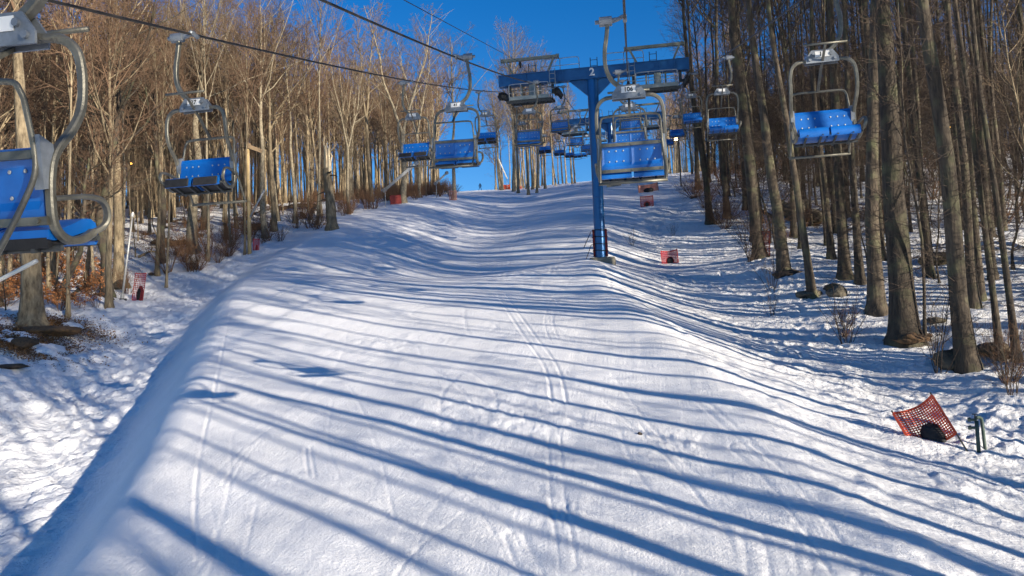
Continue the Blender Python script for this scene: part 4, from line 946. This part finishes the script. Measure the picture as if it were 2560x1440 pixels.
    for q in (-1, 1):
        mb = MB(); xa, xb = q*.02, q*.565; n = len(prof); mb.add([(xa, y_, z) for y_, z in prof]+[(xb, y_, z) for y_, z in prof], [tuple(range(n)), tuple(range(2*n-1, n-1, -1))]+[(k_, (k_+1) % n, n+(k_+1) % n, n+k_) for k_ in range(n)])
        mb.build('seat', BLUE_BACK, t, True, auto=R(50))
        if black:
            mb = MB(); mb.box((q*.30, *ST(-.04, -2.815)), (.50, .42, .03), stq, .01); mb.box((q*.30, *ST(.262, -2.84)), (.5, .03, .15), stq, .012); mb.box((q*.3, *ST(-.25, -2.8)), (.5, .04, .07), stq); mb.build('seat_pad', BLACK_PAD, t)
    mb = MB(); 
    for x in (-.42, -.14, .14, .42): mb.box((x, *ST(-.04, -2.85)), (.035, .46, .03), stq); mb.cyl((x, *ST(.2, -2.86)), (x, *ST(.25, -2.9)), .012, 6)
    mb.cyl((-.6, *ST(.19, -2.85)), (.6, *ST(.19, -2.85)), .022, 8); mb.cyl((-.6, *ST(-.2, -2.85)), (.6, *ST(-.2, -2.85)), .022, 8); mb.build('seat_frame', STEEL_DARK, t)
    # restraint bar swung up behind the backrest
    mb = MB(); pth = [(-.575, -.74, -2.94), (-.575, -.5, -2.58), (-.56, -.37, -2.32), (-.545, -.42, -2.0), (-.53, -.46, -1.86), (-.44, -.475, -1.79), (0, -.475, -1.785), (.44, -.475, -1.79), (.53, -.46, -1.86), (.545, -.42, -2.0), (.56, -.37, -2.32), (.575, -.5, -2.58), (.575, -.74, -2.94)]
    mb.tube(smooth_path(pth, 5), .021, 8); mb.build('restraint_bar', STEEL, t, True)
    mb = MB(); mb.cyl((-.60, -.74, -2.94), (.60, -.74, -2.94), .024, 8); mb.build('lower_bar', STEEL, t, True)
    mb = MB(); mb.beam((0, -.475, -1.785), (0, -.08, -1.46), .05, .035); mb.beam((0, -.12, -1.5), (0, .38, -1.16), .045, .03); mb.build('footrest_strut', STEEL, t)
    mb = MB(); mb.cyl((-.40, .38, -1.16), (.40, .38, -1.16), .02, 8); mb.build('footrest', STEEL, t, True)
    ZS_ = 1.10
    for ch in [c for c in t.children_recursive if c.type == 'MESH']:
        for v in ch.data.vertices: v.co.z *= ZS_
    return t
CH_A = make_chair(1, True); CH_B = make_chair(-1, False)
ORD = ['first', 'second', 'third', 'fourth', 'fifth', 'sixth', 'seventh', 'eighth', 'ninth', 'tenth', 'eleventh']
SPC = {'a_up': 13.2, 'b_up': 13.1, 'a_down': 13.0, 'b_down': 14.0}
used = {}
def chair(line, y, label, number=None, swing=(0, 0)):
    pro = CH_A if line[0] == 'a' else CH_B
    o = pro if not used.get(line[0]) else copy_tree(pro)
    pend.append((o, line, y, label, number, swing)); used[line[0]] = True
pend = []
def num(o, n):
    hub = [c for c in o.children if c.name.startswith('hub_plate')][0]
    text_mesh(n, .115, 'number', BLACK_INK, hub, (0, -.0885, -1.377), (math.pi/2, 0, 0), .001); text_mesh(n, .115, 'number', BLACK_INK, hub, (0, .0885, -1.377), (math.pi/2, 0, math.pi), .001)
ids = {'a_up': (4.33, 'left rope'), 'b_up': (12.3, 'overhead rope'), 'a_down': (11.7, 'outermost left rope'), 'b_down': (13.6, 'right hand rope')}
for line, (ys, rope) in ids.items():
    for k in range(10):
        y = ys+k*SPC[line]
        upl = line.endswith('up'); way = 'going uphill' if upl else 'coming downhill'
        if line == 'a_up': lb = 'nearest chair, cut off by the left frame edge, with large steel bail' if k == 0 else 'blue chair with plate 41, back towards us, before the sky gap' if k == 1 else f'{ORD[k-2]} empty blue chair beyond chair 41 on the left uphill rope'
        elif line == 'b_up': lb = 'blue backed chair with plate 106 right ahead beside the tower post' if k == 0 else f'{ORD[k-1]} empty blue chair beyond chair 106 on the overhead rope'
        elif line == 'a_down': lb = 'blue chair with plate 27, black seat pads seen from below' if k == 0 else f'{ORD[k-1]} empty chair uphill of chair 27 on the outermost left rope'
        else: lb = 'blue chair with plate 15 facing us before the dark right woods' if k == 0 else f'{ORD[k-1]} blue chair uphill of chair 15 on the right hand rope'
        chair(line, y, lb, {'a_up': '41', 'b_up': '106', 'a_down': '27', 'b_down': '15'}[line] if (k == (1 if line == 'a_up' else 0)) else None)
for o, line, y, label, number, swing in pend:
    o.location = (LINES[line], y, cable_z(y, SAG[line])); o.rotation_euler = (R(RS.uniform(-1.5, 1.5)), R(RS.uniform(-.8, .8)), 0 if line.endswith('up') else math.pi)
    o.scale = (.87, .87, .87)
    tag(o, label, 'lift chair', 'double chairs hanging from the lift ropes')
    if number: num(o, number)

# ------------------------------------------------------------------ nets, pipes, lamps, post
def net(px, py, w_, h_, tilt, label, mt=ORANGE, rz=None, y=None, pad=True, lean=0.0, cell=.06, sag=.12, name='safety_net', posts=STEEL_DARK, solid=False, wings=.0):
    """a netting panel on two stakes, seen from downhill; pad: black foam block behind the middle of its foot"""
    p = at(px, py) if y is None else on_y(px, py, y); t = empty(name, p); t.rotation_euler = (lean, tilt, -math.atan2(p.x, p.y) if rz is None else rz)
    mb = MB(); nx, nz = max(4, int(w_/cell)), max(4, int(h_/cell))
    S = lambda u, v: (-w_/2+w_*u, -wings*(abs(2*u-1)**2.2)+sag*(1-abs(2*u-1)**2)*.5, .05+h_*v-.06*sag*math.sin(u*math.pi)*v*6)
    if solid:
        V = [S(i/10, j/6) for j in range(7) for i in range(11)]; V2 = [(x, y_+.03, z) for x, y_, z in V]; k = len(V)
        Fc = [(j*11+i, j*11+i+1, (j+1)*11+i+1, (j+1)*11+i) for j in range(6) for i in range(10)]; Fc += [tuple(k+q for q in reversed(f)) for f in Fc]
        Fc += [(i, k+i, k+i+1, i+1) for i in range(10)]+[(66+i, 66+i+1, k+66+i+1, k+66+i) for i in range(10)]+[(j*11, (j+1)*11, k+(j+1)*11, k+j*11) for j in range(6)]+[(j*11+10, k+j*11+10, k+(j+1)*11+10, (j+1)*11+10) for j in range(6)]
        mb.add(V+V2, Fc)
    else:
        th = min(cell*.24, .015)
        for j in range(nz+1):
            e = 2.2 if j in (0, nz) else 1; mb.sweep([S(i/nx, j/nz) for i in range(nx+1)], [(-.004, -th*e), (.004, -th*e), (.004, th*e), (-.004, th*e)], (0, 1, 0))
        for i in range(nx+1):
            e = 2.2 if i in (0, nx) else 1; mb.sweep([S(i/nx, j/nz) for j in range(nz+1)], [(-.004, -th*e), (.004, -th*e), (.004, th*e), (-.004, th*e)], (0, 1, 0))
    mb.build('netting', mt, t)
    for q in (0, 1):
        a = S(q, 0); b = S(q, 1); mb = MB(); mb.cyl((a[0], a[1]+.02, -.35), (b[0], b[1]+.02, h_+.12), .018, 8); mb.build('stake', posts, t, True)
    if pad:
        mb = MB(); rs = random.Random(int(px)); mb.ball((0, .14 if wings < .2 else -.0, h_*.24), w_*.27, 14, (1, .55, 1.25*h_/w_), .05, rs); mb.build('pad', BLACK_PAD, t, True)
    tag(t, label, 'safety net'); return t
net(2347, 1114, .84, .86, R(-27), 'bright orange net tilted in the snow beside two green pipes', ORANGE, wings=.28, sag=.1, cell=.05, lean=R(-14))
net(1676, 660, .98, .80, R(-3), 'dark red net with black padding in the snow right of the first tower', RED, sag=.15, cell=.055)
net(1618, 517, 1.05, .85, R(-1), 'small bright orange net on the crest above the first tower foot', ORANGE, sag=.05, cell=.07)
net(1622, 480, 1.85, .75, R(-5), 'wide faded orange banner near the second tower', PINKISH, sag=.2, solid=True, pad=True)
net(343, 752, .95, 1.75, R(4), 'red slatted net on white stakes beside the grey snow lance', RED, rz=R(-14), sag=.1, cell=.13, posts=PVC, lean=R(-6))
net(640, 628, .45, .95, R(3), 'faded net panel with red foot beside the timber post', RED, rz=R(10), sag=.05, cell=.08)
net(990, 505, 1.15, .95, R(-3), 'maroon board at the piste edge below the white snow gun pipe', MAROON, y=75, solid=True, pad=False, sag=.04)
net(1915, 640, .42, 1.3, R(3), 'narrow orange net leaning beside the yellowish mossy trunk', ORANGE, rz=R(-30), sag=.05, cell=.08, pad=False)
net(1266, 456, 1.4, 1.0, R(0), 'far orange pad at the foot of the white pipe on the crest', ORANGE, y=150, solid=True, pad=False)
net(1297, 462, 1.1, .5, R(0), 'low far red net on the crest right of the white pipe', RED, y=140, pad=False, cell=.12)
net(230, 482, 1.6, .9, R(-3), 'faded red net far back between trunks of the left woods', PINKISH, y=75, solid=True, pad=False)
net(1132, 474, .75, 1.0, R(0), 'brownish net wrapped round the lone slender tree', PINKISH, y=79.4, pad=False, cell=.12)

def pole(a, b, r, label, mt, r2=None, name='snow_lance', cat='snow gun', stand=None, head=True):
    """a = foot point, b = tip point (world); parts: pipe, head, stand"""
    t = empty(name, a); d = b-a; mb = MB(); mb.tube([Vector(), d*.5, d], [r, (r+(r2 or r))/2, r2 or r], 12); mb.build('pipe', mt, t, True)
    u = d.normalized()
    if head: mb = MB(); mb.cyl(d-u*.05, d+u*.18, r*1.5, 10); mb.cyl(d+u*.18, d+u*.26, r*.8, 8); mb.build('nozzle_head', PIPE_GREY, t)
    mb = MB(); mb.tube([u*.0, u*.35], r*1.45, 10); mb.build('coupling', PIPE_GREY, t)
    if stand is not None:
        mb = MB(); mb.cyl(u*.25, Vector((u.x*.25, u.y*.25, stand-a.z-.3)), .045, 8); mb.beam(Vector((-.25, 0, stand-a.z+.55)), Vector((.25, 0, stand-a.z+.55)), .05, .05); mb.build('stand', PIPE_GREY, t, True)
    tag(t, label, cat); return t
def raised(px, py, y): return at_y(px, py, y)
a = at(305, 748); b = raised(331, 540, a.y+.3); pole(a, b, .075, 'leaning grey snow lance pole beside the red slatted net', PIPE_GREY, .05)
q = MB(); q.cyl((0, 0, -.1), (0, 0, .03), .28, 14); qb = q.build('foot_plate', STEEL_DARK, None); 
for o in list(COL.objects):
    if o.name == 'snow_lance': qb.parent = o
a = raised(958, 478, 74); pole(a, raised(1040, 408, 73), .14, 'long white snow gun pipe slanting up at the left piste edge', PVC, .16, stand=G(a.x, a.y))
a = raised(1087, 460, 84); pole(a, raised(1116, 433, 83), .13, 'short white pipe slanting up left of the sky gap', PVC, .10, stand=G(a.x, a.y))
a = raised(1268, 447, 150); pole(a, raised(1246, 398, 149), .12, 'white pipe leaning on the crest above the far orange pad', PVC, .16, stand=G(a.x, a.y), head=False)
gp = at(618, 632); a = raised(618, 556, gp.y); pole(a, raised(658, 480, gp.y-.4), .07, 'light grey pipe slanting in front of the timber post', PIPE_GREY, .08, stand=G(a.x, a.y))
a = raised(-70, 735, 19); pole(a, raised(92, 652, 19), .055, 'pale pole slanting under the near chair at the left frame edge', PVC, .06, stand=G(a.x, a.y), head=False)
a = raised(2006, 430, 70); pole(a, raised(1948, 372, 69), .07, 'thin pale pipe slanting in the right woods left of chair 15', PIPE_GREY, .08, stand=G(a.x, a.y))
a = raised(2346, 396, 66); pole(a, raised(2322, 374, 66), .07, 'short bright pipe piece slanting behind the thickest right hand trunk', PVC, .08, stand=G(a.x, a.y))
# hydrant pipes at the lower right
def hydrant():
    p = at(2448, 1140); t = empty('hydrant', p, R(-20))
    mb = MB(); mb.cyl((0, 0, -.3), (0, 0, .70), .036, 12); mb.build('standpipe', PIPE_GREEN, t, True)
    mb = MB(); mb.tube(smooth_path([(.13, .22, -.3), (.10, .22, .62), (.08, .2, .73), (.02, .1, .76), (0, .03, .74)], 4), .032, 10); mb.build('bent_pipe', PIPE_GREEN, t, True)
    for z in (.56, .72):
        mb = MB(); mb.cyl((0, 0, z), (-.1, -.03, z), .026, 8); mb.cyl((-.1, -.03, z-.0), (-.15, -.04, z), .04, 8); mb.cyl((-.12, -.03, z), (-.12, -.03, z+.05), .012, 6); mb.build('valve', PIPE_GREEN, t)
    mb = MB(); mb.cyl((-.02, 0, .70), (-.02, 0, .83), .014, 6); mb.box((-.02, 0, .83), (.1, .025, .02)); mb.build('handle', STEEL_DARK, t)
    tag(t, 'pair of dark green hydrant pipes with valves in the snow at right', 'hydrant')
hydrant()
# timber post with a crosshead
def timber_post():
    p = at(624, 632); top = raised(628, 366, p.y+.2); t = empty('timber_post', p); h = top.z-p.z
    mb = MB(); mb.tube([(0, 0, -.3), (.02, 0, h*.5), (.0, 0, h)], [.17, .155, .14], 12); mb.build('post', TIMBER, t, True)
    mb = MB(); mb.box((-.1, -.02, h+.05), (.55, .5, .42), None, .03); mb.build('post_cap', TIMBER_OLD, t)
    mb = MB(); mb.beam((.05, -.15, h-.05), (1.0, .5, h-.42), .16, .32); mb.build('bracket', TIMBER_OLD, t)
    tag(t, 'yellow timber post with a brown cap and side bracket', 'post')
timber_post()
# floodlights among the trees
def lamp(px, py, y, base_py, label, mt, r=.16, arm=.0):
    h = raised(px, py, y); b = Vector((h.x+arm, y+.3, G(h.x+arm, y+.3))); t = empty('floodlight', b); mb = MB(); d = h-b
    mb.cyl((0, 0, -.3), (0, 0, d.z+.15), .06, 8); mb.beam((0, 0, d.z+.1), (d.x, d.y+.12, d.z+.05), .05, .05); mb.build('pole', STEEL_DARK, t, True)
    mb = MB(); mb.box((d.x, d.y+.12, d.z), (r*2.6, .2, r*2.2), None, .04); mb.build('housing', STEEL_DARK, t)
    mb = MB(); mb.box((d.x, d.y, d.z), (r*2, .03, r*1.5), None, .01); mb.build('lamp_glass', mt, t)
    tag(t, label, 'floodlight')
lamp(1690, 348, 72, 445, 'lit floodlight on a thin pole right of chair 106', LAMP, .13, .25)
lamp(2372, 321, 60, 470, 'orange glowing floodlight deep in the right woods', LAMP_ORANGE, .16, .3)
lamp(328, 409, 70, 470, 'small yellow lamp glowing between trunks of the left woods', LAMP_ORANGE, .12, .3)
# marker poles on the crest
for px_, y_, h_, lb in ((1256, 175, 3.0, 'tall thin dark marker pole standing on the crest'), (1236, 175, .9, 'short dark stake leaning on the crest left of the tall pole')):
    p = on_y(px_, 452, y_); mb = MB(); mb.tube([(0, 0, -.3), (-.1*h_*.3, 0, h_)], [.06, .05], 8); mb.ball((-.1*h_*.3, 0, h_), .07, 8); o = mb.build('marker_pole', STEEL_DARK, None, True); o.location = p; tag(o, lb, 'marker pole')

# the skier on the crest: one continuous body grown with a skin modifier
def person():
    p = on_y(1200, 458, 182.0); t = empty('person', p, R(15))
    J = {'pelvis': (0, 0, .95), 'belly': (0, .02, 1.12), 'chest': (0, .02, 1.36), 'neck': (0, .03, 1.53), 'chin': (0, .05, 1.60), 'head': (0, .05, 1.70), 'crown': (0, .03, 1.79),
         'hipl': (-.10, 0, .90), 'kneel': (-.22, .06, .50), 'anklel': (-.38, .0, .10), 'toel': (-.40, .17, .04), 'hipr': (.10, 0, .90), 'kneer': (.20, .10, .50), 'ankler': (.36, .06, .10), 'toer': (.39, .23, .04),
         'shl': (-.19, .01, 1.44), 'ell': (-.32, .02, 1.18), 'wrl': (-.30, .17, .97), 'hdl': (-.29, .23, .91), 'shr': (.19, .01, 1.44), 'elr': (.33, -.02, 1.18), 'wrr': (.36, .12, .96), 'hdr': (.36, .19, .90)}
    rad = dict(pelvis=.16, belly=.15, chest=.17, neck=.06, chin=.075, head=.105, crown=.07, hipl=.11, hipr=.11, kneel=.078, kneer=.078, anklel=.06, ankler=.06, toel=.05, toer=.05, shl=.085, shr=.085, ell=.06, elr=.06, wrl=.042, wrr=.042, hdl=.045, hdr=.045)
    nm = list(J); E_ = [('pelvis', 'belly'), ('belly', 'chest'), ('chest', 'neck'), ('neck', 'chin'), ('chin', 'head'), ('head', 'crown'), ('pelvis', 'hipl'), ('hipl', 'kneel'), ('kneel', 'anklel'), ('anklel', 'toel'), ('pelvis', 'hipr'), ('hipr', 'kneer'), ('kneer', 'ankler'), ('ankler', 'toer'), ('chest', 'shl'), ('shl', 'ell'), ('ell', 'wrl'), ('wrl', 'hdl'), ('chest', 'shr'), ('shr', 'elr'), ('elr', 'wrr'), ('wrr', 'hdr')]
    me = bpy.data.meshes.new('body'); me.from_pydata([J[k] for k in nm], [(nm.index(a_), nm.index(b_)) for a_, b_ in E_], []); o = link('body', me, t)
    bm = bmesh.new(); bm.from_mesh(me); ly = bm.verts.layers.skin.verify(); bm.verts.ensure_lookup_table()
    for v, k in zip(bm.verts, nm): v[ly].radius = (rad[k], rad[k]); v[ly].use_root = k == 'pelvis'
    bm.to_mesh(me); bm.free(); me.materials.append(JACKET)
    mo = o.modifiers.new('skin', 'SKIN'); mo.use_smooth_shade = True; o.modifiers.new('sub', 'SUBSURF').levels = 1
    mb = MB(); mb.ball((0, .04, 1.72), .125, 14, (1, 1.1, 1)); mb.build('helmet', TROUSER, t, True)
    tag(t, 'person in dark clothing striding across the crest against the sky', 'person')
person()
